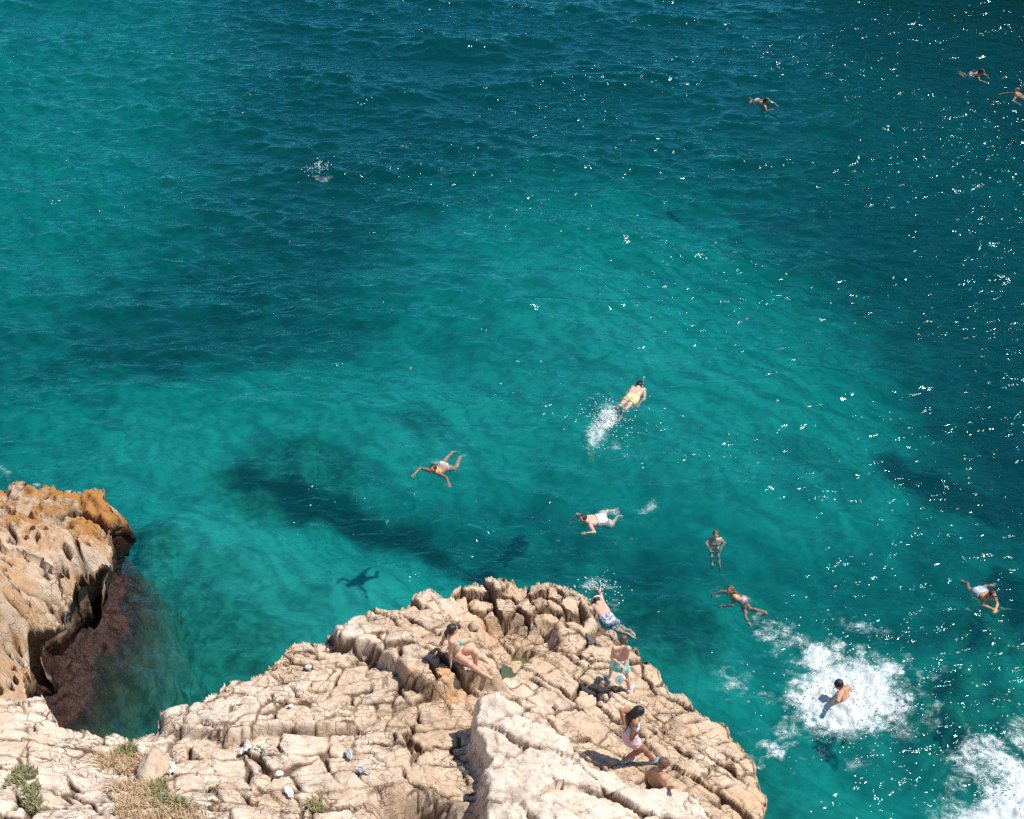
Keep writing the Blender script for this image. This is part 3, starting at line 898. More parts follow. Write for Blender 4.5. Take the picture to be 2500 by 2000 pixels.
axx = np.concatenate([[-500, -250, -120, -60, -40], np.arange(-27, 27.01, 0.085), [40, 60, 120, 250, 500]])
axy = np.concatenate([[-300, -100, -20, 0], np.arange(8, 68.01, 0.085), [80, 110, 160, 300, 600]])
X, Y = np.meshgrid(axx, axy); x = X.ravel(); y = Y.ravel()
zw = wave_h(x, y)
F = grid_faces(len(axx), len(axy))
co_w = np.stack([x, y, zw], 1)
nv = len(co_w); nxn, nyn = len(axx), len(axy)
ring = np.concatenate([np.arange(nxn), np.arange(1, nyn) * nxn + nxn - 1, (nyn - 1) * nxn + np.arange(nxn - 2, -1, -1), np.arange(nyn - 2, 0, -1) * nxn])
low = co_w[ring].copy(); low[:, 2] = -14
cen = np.array([[0, 100, -14.0]])
li = nv + np.arange(len(ring)); nxt = np.roll(np.arange(len(ring)), -1)
side = np.stack([ring, li, li[nxt], ring[nxt]], 1)
me = bpy.data.meshes.new('sea')
allco = np.concatenate([co_w, low])
MAT_WATER = water_material()
me = mesh_np('sea', allco, np.concatenate([F, side]), MAT_WATER)
import bmesh
# bottom as one n-gon keeps the body of water closed
bm = bmesh.new(); bm.from_mesh(me); bm.verts.ensure_lookup_table()
bm.faces.new([bm.verts[int(i)] for i in li[::-1]])
bm.to_mesh(me); bm.free()
link('water', me, kind='structure', label='clear teal sea with small wind ripples and sun glints')


# ------------------------------------------------------------------ headland on the right whose dark face the sea mirrors
def headland():
    path = [(46, 6), (38, 16), (33, 26), (31, 38), (31.5, 50), (30, 62), (24, 71), (17, 78), (22, 96), (40, 120)]
    path = np.array(path, float)
    seg = np.concatenate([[0], np.cumsum(np.hypot(*np.diff(path, axis=0).T))])
    s_ = np.arange(0, seg[-1], 0.6)
    px = np.interp(s_, seg, path[:, 0]); py = np.interp(s_, seg, path[:, 1])
    px = np.convolve(np.pad(px, 6, 'edge'), np.ones(13) / 13, 'valid'); py = np.convolve(np.pad(py, 6, 'edge'), np.ones(13) / 13, 'valid')
    tx = np.gradient(px); ty = np.gradient(py); l = np.hypot(tx, ty); nx_, ny_ = -ty / l, tx / l      # towards the sea
    prof = [(-6, -2.0), (0, -0.2), (0.3, 0.2), (-0.2, 1.5), (0.1, 3), (-0.4, 4), (-0.2, 5.5), (-0.8, 7), (-0.7, 8), (-1.6, 9.5), (-1.9, 10.5), (-4, 11.5), (-10, 12.5), (-40, 13)]
    prof = [(1.5, -6), (1.0, -1.5)] + prof[1:]
    pr = np.array(prof)
    q = np.linspace(0, len(pr) - 1, 60)
    off = np.interp(q, np.arange(len(pr)), pr[:, 0]); zz = np.interp(q, np.arange(len(pr)), pr[:, 1])
    S, Q = np.meshgrid(s_, q)
    OFF = off[:, None] + 0.9 * fbm(S / 3.1, Q / 5.0, 401, 4) + 0.0 * S
    x = px[None, :] + nx_[None, :] * OFF; y = py[None, :] + ny_[None, :] * OFF
    z = zz[:, None] * (1 + 0.12 * fbm(S / 7, Q * 0, 402, 2)) + 0.5 * fbm(S / 2.2, Q / 3, 403, 3) * (zz[:, None] > 0)
    co = np.stack([x.ravel(), y.ravel(), z.ravel()], 1)
    n = len(co)
    cr = smooth(0.0, 0.05, 0.05 - np.abs(fbm(S / 1.8, Q / 3, 404, 3)))
    return mesh_np('headland', co, grid_faces(len(s_), len(q)), MAT_ROCK,
                   {'crack': cr.ravel() * 0.7, 'tone': np.full(n, -0.6), 'stain': np.zeros(n), 'white': np.zeros(n), 'ochre': np.zeros(n)})


link('headland', headland(), kind='structure', label='steep sea cliff closing the bay on the right, beyond the frame')

# ------------------------------------------------------------------ bodies: smooth-union distance field turned into a mesh
def unit(v):
    v = np.asarray(v, float); return v / (np.linalg.norm(v) + 1e-12)


class Field:
    def __init__(s, k=0.03): s.pr = []; s.k = k

    def cone(s, a, ra, b, rb, k=None, cut=False):
        s.pr.append(('c', np.asarray(a, float), float(ra), np.asarray(b, float), float(rb), s.k if k is None else k, cut)); return s

    def ell(s, c, rad, ax=None, k=None):
        """ellipsoid: radii along the rows of ax"""
        s.pr.append(('e', np.asarray(c, float), np.asarray(rad, float), np.eye(3) if ax is None else np.asarray(ax, float), 0, s.k if k is None else k, False)); return s

    def mesh(s, h):
        lo = np.min([np.minimum(p[1] - np.max(p[2]), (p[3] - p[4]) if p[0] == 'c' else p[1] - np.max(p[2])) for p in s.pr], 0) - 3 * h
        hi = np.max([np.maximum(p[1] + np.max(p[2]), (p[3] + p[4]) if p[0] == 'c' else p[1] + np.max(p[2])) for p in s.pr], 0) + 3 * h
        n = np.ceil((hi - lo) / h).astype(int) + 1
        D = np.full(n, 0.25, np.float32)
        ax = [lo[i] + h * np.arange(n[i]) for i in range(3)]
        for p in s.pr:
            k = p[5]
            if p[0] == 'c':
                blo = np.minimum(p[1] - p[2], p[3] - p[4]); bhi = np.maximum(p[1] + p[2], p[3] + p[4])
            else:
                blo = p[1] - p[2].max(); bhi = p[1] + p[2].max()
            m = k + 3 * h
            i0 = np.maximum(((blo - m - lo) / h).astype(int), 0); i1 = np.minimum(((bhi + m - lo) / h).astype(int) + 2, n)
            X = ax[0][i0[0]:i1[0], None, None]; Y = ax[1][None, i0[1]:i1[1], None]; Z = ax[2][None, None, i0[2]:i1[2]]
            if p[0] == 'c':
                a, ra, b, rb = p[1], p[2], p[3], p[4]
                ba = b - a; L2 = ba @ ba + 1e-9
                px, py, pz = X - a[0], Y - a[1], Z - a[2]
                t = np.clip((px * ba[0] + py * ba[1] + pz * ba[2]) / L2, 0, 1)
                d = np.sqrt((px - t * ba[0]) ** 2 + (py - t * ba[1]) ** 2 + (pz - t * ba[2]) ** 2) - (ra + (rb - ra) * t)
                if p[6]:
                    L = math.sqrt(L2)
                    d = np.maximum(d, ((X - b[0]) * ba[0] + (Y - b[1]) * ba[1] + (Z - b[2]) * ba[2]) / L)
            else:
                c, r, A = p[1], p[2], p[3]
                px, py, pz = X - c[0], Y - c[1], Z - c[2]
                q = [(px * A[i][0] + py * A[i][1] + pz * A[i][2]) for i in range(3)]
                k0 = np.sqrt(sum((q[i] / r[i]) ** 2 for i in range(3))) + 1e-9
                k1 = np.sqrt(sum((q[i] / r[i] ** 2) ** 2 for i in range(3))) + 1e-9
                d = k0 * (k0 - 1) / k1
            sub = D[i0[0]:i1[0], i0[1]:i1[1], i0[2]:i1[2]]
            if k > 0:
                hh = np.clip(0.5 + 0.5 * (sub - d) / k, 0, 1)
                sub[...] = sub * (1 - hh) + d * hh - k * hh * (1 - hh)
            else:
                sub[...] = np.minimum(sub, d)
        return surface_nets(D, lo, h)


def surface_nets(D, lo, h):
    S = D < 0
    nx, ny, nz = D.shape
    cnt = np.zeros((nx - 1, ny - 1, nz - 1), np.int8)
    for dx in (0, 1):
        for dy in (0, 1):
            for dz in (0, 1):
                cnt += S[dx:nx - 1 + dx, dy:ny - 1 + dy, dz:nz - 1 + dz]
    act = np.argwhere((cnt > 0) & (cnt < 8))
    idx = np.full(cnt.shape, -1, np.int64); idx[tuple(act.T)] = np.arange(len(act))
    pos = np.zeros((len(act), 3)); w = np.zeros(len(act))
    cor = [(a, b, c) for a in (0, 1) for b in (0, 1) for c in (0, 1)]
    for a in range(8):
        for b in range(a + 1, 8):
            ca, cb = np.array(cor[a]), np.array(cor[b])
            if np.abs(ca - cb).sum() != 1: continue
            da = D[tuple((act + ca).T)]; db = D[tuple((act + cb).T)]
            m = (da < 0) != (db < 0)
            t = np.where(m, da / np.where(m, da - db, 1), 0)
            pos += m[:, None] * (ca + (cb - ca) * t[:, None]); w += m
    v = lo + h * (act + pos / w[:, None])
    F = []
    for axis in range(3):
        a1, a2 = [(1, 2), (2, 0), (0, 1)][axis]
        e = [1, 1, 1]; e[axis] = 0
        sl0 = [slice(1, -1)] * 3; sl1 = [slice(1, -1)] * 3
        sl0[axis] = slice(0, -1); sl1[axis] = slice(1, None)
        A, B = S[tuple(sl0)], S[tuple(sl1)]
        E = np.argwhere(A != B)
        base = E.copy(); base[:, a1] += 1; base[:, a2] += 1
        flip = A[tuple(E.T)]
        def cell(o1, o2):
            c = base.copy(); c[:, a1] -= o1; c[:, a2] -= o2
            return idx[tuple(c.T)]
        q = np.stack([cell(1, 1), cell(0, 1), cell(0, 0), cell(1, 0)], 1)
        q[~flip] = q[~flip][:, ::-1]
        F.append(q)
    F = np.concatenate(F)
    return v, F[(F >= 0).all(1)]


def ext(parent, px, py, L, near=True):
    """point on the sight line of (px, py) at distance L from parent; the nearer or the farther of the two"""
    o = np.array([0, 0, CAM_H]); d = unit(P(px, py, 0) - o)
    q = parent - o; b = q @ d; c = q @ q - L * L
    disc = b * b - c
    if disc <= 0:
        foot = o + d * b
        return parent + unit(foot - parent) * L
    t = b - math.sqrt(disc) if near else b + math.sqrt(disc)
    return o + d * t


SKIN = {}


def skin(name, col, rough=0.5):
    if name in SKIN: return SKIN[name]
    t = NT(name)
    pos = geo_pos(t)
    f = t.noise(9, 4, 0.6, pos); f2 = t.noise(60, 3, 0.6, pos)
    base = t.mix(f, tuple(c * 0.82 for c in col), tuple(min(1, c * 1.15) for c in col))
    base = t.mix(t.math('MULTIPLY', f2, 0.35), base, (col[0] * 0.95, col[1] * 0.72, col[2] * 0.62))
    p = t.n("BsdfPrincipled", {'Base Color': base, 'Roughness': rough})
    p.inputs['Specular IOR Level'].default_value = 0.45
    b = t.n("Bump", {'Strength': 0.25, 'Distance': 0.004, 'Height': f2})
    t.set(p.inputs['Normal'], b.outputs[0])
    SKIN[name] = t.surf(p)
    return SKIN[name]


def hair_mat(name, col):
    if name in SKIN: return SKIN[name]
    t = NT(name)
    pos = geo_pos(t)
    n = t.noise(22, 4, 0.7, t.n("Mapping", {'Vector': pos, 'Scale': (3, 1, 1)}).outputs[0])
    base = t.mix(n, tuple(c * 0.45 for c in col), tuple(min(1, c * 1.7) for c in col))
    p = t.n("BsdfPrincipled", {'Base Color': base, 'Roughness': 0.38})
    b = t.n("Bump", {'Strength': 0.8, 'Distance': 0.015, 'Height': n}); t.set(p.inputs['Normal'], b.outputs[0])
    SKIN[name] = t.surf(p)
    return SKIN[name]


def cloth_mat(name, c1, c2=None, scale=14, rough=0.8):
    if name in SKIN: return SKIN[name]
    t = NT(name)
    pos = geo_pos(t)
    n = t.noise(scale, 3, 0.6, pos, 0.6)
    base = t.mix(t.ramp(n, [(0.47, (0,)), (0.53, (1,))]), c1, c2) if c2 else t.mix(n, tuple(c * .85 for c in c1), tuple(min(1, c * 1.1) for c in c1))
    p = t.n("BsdfPrincipled", {'Base Color': base, 'Roughness': rough})
    b = t.n("Bump", {'Strength': 0.6, 'Distance': 0.02, 'Height': t.noise(11, 3, 0.6, pos, 0.8)}); t.set(p.inputs['Normal'], b.outputs[0])
    SKIN[name] = t.surf(p)
    return SKIN[name]


EYE = simple('eye_dark', (0.03, 0.02, 0.015), 0.3)
LIP = simple('lips', (0.42, 0.16, 0.13), 0.5)


def hand_prims(f, wrist, direc, nrm, s, curl=0.35, side=1):
    direc = unit(direc); nrm = unit(nrm - direc * (nrm @ direc)); lat = np.cross(direc, nrm) * side
    pc = wrist + direc * 0.045 * s
    f.ell(pc, np.array([0.052, 0.040, 0.017]) * s, [direc, lat, nrm], k=0.012)
    for i, (off, ln) in enumerate(((-0.030, 0.062), (-0.010, 0.074), (0.011, 0.070), (0.030, 0.054))):
        b = wrist + direc * 0.085 * s + lat * off * s
        m = b + (direc * math.cos(curl) - nrm * math.sin(curl)) * ln * 0.55 * s + lat * off * 0.15 * s
        e = m + (direc * math.cos(curl * 2.2) - nrm * math.sin(curl * 2.2)) * ln * 0.5 * s
        f.cone(b, 0.0105 * s, m, 0.0095 * s, k=0.006); f.cone(m, 0.0095 * s, e, 0.0080 * s, k=0.006)
    b = wrist + direc * 0.025 * s - lat * 0.030 * s
    m = b + unit(direc * 0.7 - lat * 0.75) * 0.040 * s
    e = m + unit(direc * 0.95 - lat * 0.25 - nrm * 0.2) * 0.032 * s
    f.cone(b, 0.014 * s, m, 0.012 * s, k=0.01); f.cone(m, 0.012 * s, e, 0.009 * s, k=0.006)


def foot_prims(f, ank, toe, s, sole=None):
    d = unit(toe - ank)
    up_ = np.array([0, 0, 1.0]); up_ = unit(up_ - d * (up_ @ d)) if abs(d[2]) < 0.95 else np.array([0, 1.0, 0])
    heel = ank - d * 0.035 * s - up_ * 0.045 * s
    ball = ank + d * 0.125 * s - up_ * 0.055 * s
    f.cone(ank, 0.038 * s, heel, 0.033 * s, k=0.02)
    f.cone(heel, 0.032 * s, ball, 0.036 * s, k=0.02)
    f.cone(ank + d * 0.02 * s, 0.036 * s, ball, 0.032 * s, k=0.02)
    f.cone(ball, 0.034 * s, ball + d * 0.055 * s - up_ * 0.006 * s, 0.022 * s, k=0.015)
    lat = np.cross(d, up_)
    for o in (-0.02, 0.0, 0.02):
        f.cone(ball + lat * o * s + d * 0.03 * s, 0.014 * s, ball + lat * o * 1.2 * s + d * 0.075 * s - up_ * 0.01 * s, 0.011 * s, k=0.008)


def person(label, J, skin_m, s=1.0, sex='m', h=0.012, look=None, group=None, hair=None, hair_m=None, parts=(), bulk=1.0, headup=None, wobble=0.0, nofeet=False):
    """J: joint name -> world point (L/R are the person's own left and right)"""
    J = {k: np.asarray(v, float) for k, v in J.items()}
    pel, nk = J['pelvis'], J['neck']
    axis = unit(nk - pel)
    rv = unit(J['shR'] - J['shL']); rv = unit(rv - axis * (rv @ axis))
    front = np.cross(axis, rv)
    hv = unit(J['hipR'] - J['hipL']) if 'hipR' in J else rv
    hv = unit(hv - axis * (hv @ axis))
    if 'hipR' not in J:
        J['hipR'] = pel + hv * 0.085 * s; J['hipL'] = pel - hv * 0.085 * s
    b = bulk * s
    f = Field(0.035 * s)
    L = np.linalg.norm(nk - pel)
    lev = [(0.0, 0.075, 0.100), (0.30, 0.060 if sex == 'f' else 0.070, 0.078 if sex == 'f' else 0.088), (0.62, 0.080, 0.092), (0.84, 0.095, 0.072)]
    pts = []
    for t_, hw, r in lev:
        lv = unit(hv * (1 - t_) + rv * t_)
        c = pel + axis * L * t_ + front * 0.01 * s * math.sin(t_ * 3.1)
        pts.append((c - lv * hw * b, c + lv * hw * b, r * b, c))
    for (a0, a1, ra, ac), (b0, b1, rb, bc) in zip(pts[:-1], pts[1:]):
        f.cone(a0, ra, b0, rb); f.cone(a1, ra, b1, rb); f.cone(ac, ra * 1.02, bc, rb * 1.02)
    f.cone(pts[-1][0], 0.066 * b, J['shL'], 0.052 * b); f.cone(pts[-1][1], 0.066 * b, J['shR'], 0.052 * b)
    f.cone(nk - axis * 0.03 * s, 0.072 * s, pts[-1][3], 0.075 * b)
    for sd_ in ('L', 'R'):
        f.cone(nk, 0.045 * s, J['sh' + sd_], 0.046 * b, k=0.03)
    if sex == 'f':
        for sg in (-1, 1): f.cone(pel + axis * L * 0.66 + rv * sg * 0.065 * s + front * 0.055 * s, 0.058 * s, pel + axis * L * 0.64 + rv * sg * 0.07 * s + front * 0.085 * s, 0.045 * s, k=0.02)
    for sg in (-1, 1): f.cone(pel + hv * sg * 0.06 * s - front * 0.045 * s - axis * 0.03 * s, 0.082 * b, pel + hv * sg * 0.06 * s - front * 0.03 * s + axis * 0.02 * s, 0.07 * b, k=0.03)
    # neck, head
    hd = J['head']
    look = unit(look if look is not None else front)
    hup = unit(headup) if headup is not None else unit(hd - nk)
    look = unit(look - hup * (look @ hup)); hr = np.cross(look, hup)
    HA = [hr, look, hup]
    f.cone(nk, 0.054 * s, hd - hup * 0.03 * s - look * 0.015 * s, 0.048 * s, k=0.02)
    hs = s ** 0.5 * 1.0
    f.ell(hd + hup * 0.018 * hs - look * 0.012 * hs, np.array([0.076, 0.094, 0.088]) * hs, HA, k=0.02)
    f.cone(hd - hup * 0.02 * hs + look * 0.025 * hs, 0.064 * hs, hd - hup * 0.080 * hs + look * 0.050 * hs, 0.034 * hs, k=0.02)
    f.cone(hd + look * 0.078 * hs + hup * 0.008 * hs, 0.010 * hs, hd + look * 0.098 * hs - hup * 0.026 * hs, 0.015 * hs, k=0.012)
    for sg in (-1, 1): f.ell(hd + hr * sg * 0.079 * hs - hup * 0.008 * hs - look * 0.008 * hs, np.array([0.012, 0.020, 0.030]) * hs, HA, k=0.006)
    # arms
    for sd_, sg in (('L', -1), ('R', 1)):
        sh, el, wr = J['sh' + sd_], J['el' + sd_], J['wr' + sd_]
        f.cone(sh, 0.052 * b, el * 0.35 + sh * 0.65, 0.047 * b, k=0.02); f.cone(el * 0.35 + sh * 0.65, 0.047 * b, el, 0.036 * b, k=0.02)
        mid = el * 0.7 + wr * 0.3
        f.cone(el, 0.036 * b, mid, 0.037 * b, k=0.015); f.cone(mid, 0.037 * b, wr, 0.024 * b, k=0.015)
        hdir = unit((J['ha' + sd_] - wr) if 'ha' + sd_ in J else (wr - el))
        nr = J.get('hn' + sd_, np.array([0, 0, 1.0]) + 0.3 * front)
        if np.linalg.norm(np.cross(hdir, unit(nr))) < 0.3: nr = front + 0.2 * rv
        hand_prims(f, wr, hdir, nr, s, curl=0.3, side=sg)
    # legs
    for sd_ in ('L', 'R'):
        if 'kn' + sd_ not in J: continue
        hp, kn, an = J['hip' + sd_], J['kn' + sd_], J['an' + sd_]
        f.cone(hp, 0.090 * b, hp * 0.55 + kn * 0.45, 0.078 * b, k=0.03); f.cone(hp * 0.55 + kn * 0.45, 0.078 * b, kn, 0.054 * b, k=0.03)
        cal = kn * 0.68 + an * 0.32
        back = -np.cross(np.cross(unit(kn - hp), unit(an - kn)), unit(an - kn))
        back = -unit(back) if np.linalg.norm(back) > 0.2 else -front
        cal2 = cal - back * 0.0 + (-front) * 0.012 * s
        f.cone(kn, 0.053 * b, cal2, 0.056 * b, k=0.02); f.cone(cal2, 0.056 * b, an, 0.034 * b, k=0.02)
        if not nofeet: foot_prims(f, an, J['to' + sd_], s)
    v, F = f.mesh(h)
    if wobble:
        dsub = np.clip(-v[:, 2] / 0.25, 0, 1)
        for i in range(2):
            v[:, i] += wobble * dsub * fbm(v[:, 0] * 4.5 + 11 * i, v[:, 1] * 4.5 + v[:, 2] * 2, 500 + i, 3)
    base = (pel[0], pel[1], min(v[:, 2].min(), pel[2]))
    root = empty('person', base, label, 'person', group)
    child('body', mesh_np('body', v, F, skin_m), root)
    # eyes and mouth
    g = Field(0.0)
    for sg in (-1, 1): g.ell(hd + look * 0.074 * hs + hr * sg * 0.031 * hs + hup * 0.014 * hs, np.array([0.014, 0.012, 0.008]) * hs, HA)
    v, F = g.mesh(0.004); child('eyes', mesh_np('eyes', v, F, EYE), root)
    g = Field(0.0); g.ell(hd + look * 0.083 * hs - hup * 0.050 * hs, np.array([0.022, 0.010, 0.007]) * hs, HA)
    v, F = g.mesh(0.004); child('mouth', mesh_np('mouth', v, F, LIP), root)
    if hair:
        g = Field(0.015)
        c = hd + hup * 0.030 * hs - look * 0.026 * hs
        g.ell(c, np.array([0.088, 0.098, 0.088]) * hs, HA)
        g.ell(hd - hup * 0.015 * hs - look * 0.045 * hs, np.array([0.078, 0.060, 0.070]) * hs, HA)
        if hair == 'bun':
            g.cone(c - look * 0.08 * hs, 0.035, c - look * 0.12 * hs - hup * 0.06, 0.038)
            g.cone(c - look * 0.12 * hs - hup * 0.06, 0.03, c - look * 0.11 * hs - hup * 0.15, 0.018)
        if hair == 'long':
            for q in (-1, 0, 1):
                a_ = hd - look * 0.06 * hs + hr * q * 0.05; b_ = nk - front * 0.075 * s + rv * q * 0.06 * s - axis * 0.02
                g.cone(a_, 0.045, b_, 0.035); g.cone(b_, 0.035, b_ - axis * 0.20 * s - front * 0.01, 0.020)
        v, F = g.mesh(0.008)
        nz = fbm(v[:, 0] * 30, v[:, 1] * 30 + v[:, 2] * 20, 601, 2) * 0.006
        dv = v - c; v = v + dv / (np.linalg.norm(dv, axis=1)[:, None] + 1e-9) * nz[:, None]
        child('hair', mesh_np('hair', v, F, hair_m), root)
    R_ = dict(J=J, front=front, rv=rv, axis=axis, hv=hv, root=root, s=s, b=b, L=L, pts=pts, look=look, hup=hup, hr=hr, hs=hs, hd=hd, wobble=wobble)
    for fn in parts: fn(R_)
    return R_


def shell(R_, name, g, h, mat, label=None, ripple=0.006):
    v, F = g.mesh(h)
    if ripple:
        n = fbm(v[:, 0] * 16, v[:, 1] * 16 + v[:, 2] * 13, 611, 2)
        v = v + ripple * n[:, None] * R_['front'] + ripple * n[:, None] * R_['rv']
    if R_['wobble']:
        dsub = np.clip(-v[:, 2] / 0.25, 0, 1)
        for i in range(2): v[:, i] += R_['wobble'] * dsub * fbm(v[:, 0] * 4.5 + 11 * i, v[:, 1] * 4.5 + v[:, 2] * 2, 500 + i, 3)
    return child(name, mesh_np(name, v, F, mat), R_['root'], label)


def shorts(mat, length=0.55, ease=0.012, name='swim_shorts', waist=0.16):
    def fn(R_):
        J, s, b = R_['J'], R_['s'], R_['b']
        g = Field(0.03 * s)
        pel = J['pelvis']; ax_ = R_['axis']; hv = R_['hv']; fr = R_['front']
        for sg in (-1, 1):
            a = pel + hv * sg * 0.075 * b
            g.cone(a - ax_ * 0.02, (0.100 * b + ease), a + ax_ * waist * s, 0.088 * b + ease, cut=True)
            g.cone(pel + hv * sg * 0.06 * s - fr * 0.045 * s - ax_ * 0.03 * s, 0.082 * b + ease, pel + hv * sg * 0.06 * s - fr * 0.03 * s + ax_ * 0.02 * s, 0.072 * b + ease)
        g.cone(pel - ax_ * 0.02, 0.100 * b + ease, pel + ax_ * waist * s, 0.090 * b + ease, cut=True)
        for sd_ in ('L', 'R'):
            if 'kn' + sd_ not in J: continue
            hp, kn = J['hip' + sd_], J['kn' + sd_]
            e = hp * (1 - length) + kn * length
            g.cone(hp, 0.092 * b + ease, e, (0.092 - 0.030 * length) * b + ease * 2.4, k=0.02, cut=True)
        shell(R_, name, g, 0.011, mat)
    return fn


def bottoms(mat, name='bikini_bottom'):
    def fn(R_):
        J, s, b = R_['J'], R_['s'], R_['b']; e = 0.011
        g = Field(0.02 * s); pel = J['pelvis']; ax_ = R_['axis']; hv = R_['hv']; fr = R_['front']
        for sg in (-1, 1):
            a = pel + hv * sg * 0.075 * b
            g.cone(a - ax_ * 0.005, 0.100 * b + e, a + ax_ * 0.035 * s, 0.096 * b + e, cut=True)
            g.cone(pel + hv * sg * 0.055 * s - fr * 0.045 * s - ax_ * 0.03 * s, 0.082 * b + e, pel + hv * sg * 0.05 * s - fr * 0.03 * s + ax_ * 0.02 * s, 0.070 * b + e, k=.03)
        g.cone(pel - ax_ * 0.03 * s, 0.090 * b + e, pel + ax_ * 0.035 * s, 0.095 * b + e, cut=True)
        g.cone(pel - ax_ * 0.02 * s + fr * 0.03 * s, 0.060 * b + e, pel - ax_ * 0.09 * s, 0.04 * b + e)
        shell(R_, name, g, 0.010, mat, ripple=0.0)
    return fn


def top_band(mat, name='bikini_top'):
    def fn(R_):
        s, b = R_['s'], R_['b']; pel = R_['J']['pelvis']; ax_ = R_['axis']; fr = R_['front']; rv = R_['rv']; L = R_['L']; e = 0.008
        g = Field(0.012 * s)
        for sg in (-1, 1):
            g.cone(pel + ax_ * L * 0.66 + rv * sg * 0.065 * s + fr * 0.055 * s, 0.058 * s + e, pel + ax_ * L * 0.64 + rv * sg * 0.07 * s + fr * 0.085 * s, 0.045 * s + e, k=0.015)
        # band and straps
        c = pel + ax_ * L * 0.60
        ring = []
        for i in range(22):
            a = i / 22 * 2 * math.pi
            ring.append(c + rv * math.cos(a) * (0.080 + 0.094) * b + fr * (math.sin(a) * 0.096 * b + 0.01 * s))
        for p0, p1 in zip(ring, ring[1:] + ring[:1]): g.cone(p0, 0.012 * s, p1, 0.012 * s, k=0.006)
        for sg in (-1, 1):
            g.cone(pel + ax_ * L * 0.70 + rv * sg * 0.075 * s + fr * 0.10 * s, 0.009 * s, pel + ax_ * L * 0.98 + rv * sg * 0.065 * s + fr * 0.045 * s, 0.008 * s, k=0.004)
            g.cone(pel + ax_ * L * 0.98 + rv * sg * 0.065 * s + fr * 0.045 * s, 0.008 * s, pel + ax_ * L * 1.02 - fr * 0.055 * s, 0.008 * s, k=0.004)
        shell(R_, name, g, 0.009, mat, ripple=0.0)
    return fn


def tank_top(mat, name='tank_top'):
    def fn(R_):
        s, b = R_['s'], R_['b']; fr = R_['front']; rv = R_['rv']; e = 0.013; pts = R_['pts']; L = R_['L']; ax_ = R_['axis']; pel = R_['J']['pelvis']
        g = Field(0.03 * s)
        P_ = [(pts[0][0] + ax_ * .03, pts[0][1] + ax_ * .03, pts[0][2] * .98, pts[0][3] + ax_ * .03)] + pts[1:3]
        for (a0, a1, ra, ac), (b0, b1, rb, bc) in zip(P_[:-1], P_[1:]):
            g.cone(a0, ra + e, b0, rb + e); g.cone(a1, ra + e, b1, rb + e); g.cone(ac, ra + e, bc, rb + e)
        for sg in (-1, 1):
            g.cone(pel + ax_ * L * 0.66 + rv * sg * 0.065 * s + fr * 0.055 * s, 0.058 * s + e, pel + ax_ * L * 0.64 + rv * sg * 0.07 * s + fr * 0.085 * s, 0.045 * s + e, k=0.02)
            g.cone(pel + ax_ * L * 0.78 + rv * sg * 0.085 * s + fr * 0.06 * s, 0.022 * s, pel + ax_ * L * 1.0 + rv * sg * 0.085 * s, 0.016 * s, k=0.008)
            g.cone(pel + ax_ * L * 1.0 + rv * sg * 0.085 * s, 0.016 * s, pel + ax_ * L * 0.74 + rv * sg * 0.085 * s - fr * 0.065 * s, 0.022 * s, k=0.008)
        shell(R_, name, g, 0.011, mat)
    return fn


def shoe(mat, sole_mat):
    def fn(R_):
        J, s = R_['J'], R_['s']
        for sd_ in ('L', 'R'):
            an, to = J['an' + sd_], J['to' + sd_]
            d = unit(to - an); up_ = unit(np.array([0, 0, 1.0]) - d * d[2])
            g = Field(0.02)
            heel = an - d * 0.040 * s - up_ * 0.045 * s; ball = an + d * 0.135 * s - up_ * 0.055 * s
            g.cone(heel, 0.044 * s, ball, 0.046 * s, k=.01); g.cone(ball, 0.046 * s, ball + d * 0.065 * s, 0.034 * s)
            g.cone(an - up_ * 0.03 * s, 0.046 * s, heel, 0.044 * s); g.cone(an + d * .03 * s - up_ * .02 * s, 0.044 * s, ball, 0.042 * s)
            o = shell(R_, 'shoe', g, 0.010, mat, ripple=0)
            g = Field(0.01); lt = np.cross(d, up_)
            g.ell((heel + ball + d * 0.03 * s) / 2 - up_ * 0.040 * s, np.array([0.155, 0.055, 0.016]) * s, [d, lt, up_])
            v, F = g.mesh(0.009); q = child('sole', mesh_np('sole', v, F, sole_mat), o); q.location = (0, 0, 0)
    return fn


def arms(J, s, near=None):
    return J


def build(pel, items, s):
    """items: (joint, parent, px, py, bone length, near?) resolved in order along the sight lines"""
    J = {'pelvis': np.asarray(pel, float)}
    for name, par, px, py, L, near in items:
        J[name] = ext(J[par], px, py, L * s, near)
    return J


N, Fa = True, False
sk_fair = skin('skin_fair', (0.62, 0.38, 0.27)); sk_tan = skin('skin_tan', (0.50, 0.27, 0.165)); sk_brown = skin('skin_brown', (0.34, 0.155, 0.085))
sk_wet = skin('skin_wet_tan', (0.56, 0.29, 0.17), 0.28); sk_pale = skin('skin_wet_fair', (0.66, 0.42, 0.31), 0.28)
h_dark = hair_mat('hair_dark', (0.030, 0.018, 0.012)); h_black = hair_mat('hair_black', (0.014, 0.010, 0.009)); h_brown = hair_mat('hair_brown', (0.13, 0.062, 0.030)); h_light = hair_mat('hair_light_brown', (0.11, 0.055, 0.028))
c_teal = cloth_mat('teal_fabric', (0.01, 0.36, 0.36)); c_turq = cloth_mat('turquoise_fabric', (0.12, 0.55, 0.48), (0.45, 0.75, 0.66), 9); c_blue = cloth_mat('light_blue_fabric', (0.22, 0.52, 0.70), (0.48, 0.70, 0.80), 7)
c_pink = cloth_mat('pink_fabric', (0.72, 0.50, 0.55)); c_white = cloth_mat('white_fabric', (0.75, 0.73, 0.72), (0.70, 0.50, 0.48), 10, 0.5); c_yel = cloth_mat('yellow_fabric', (0.66, 0.58, 0.30), None, 8, .5)
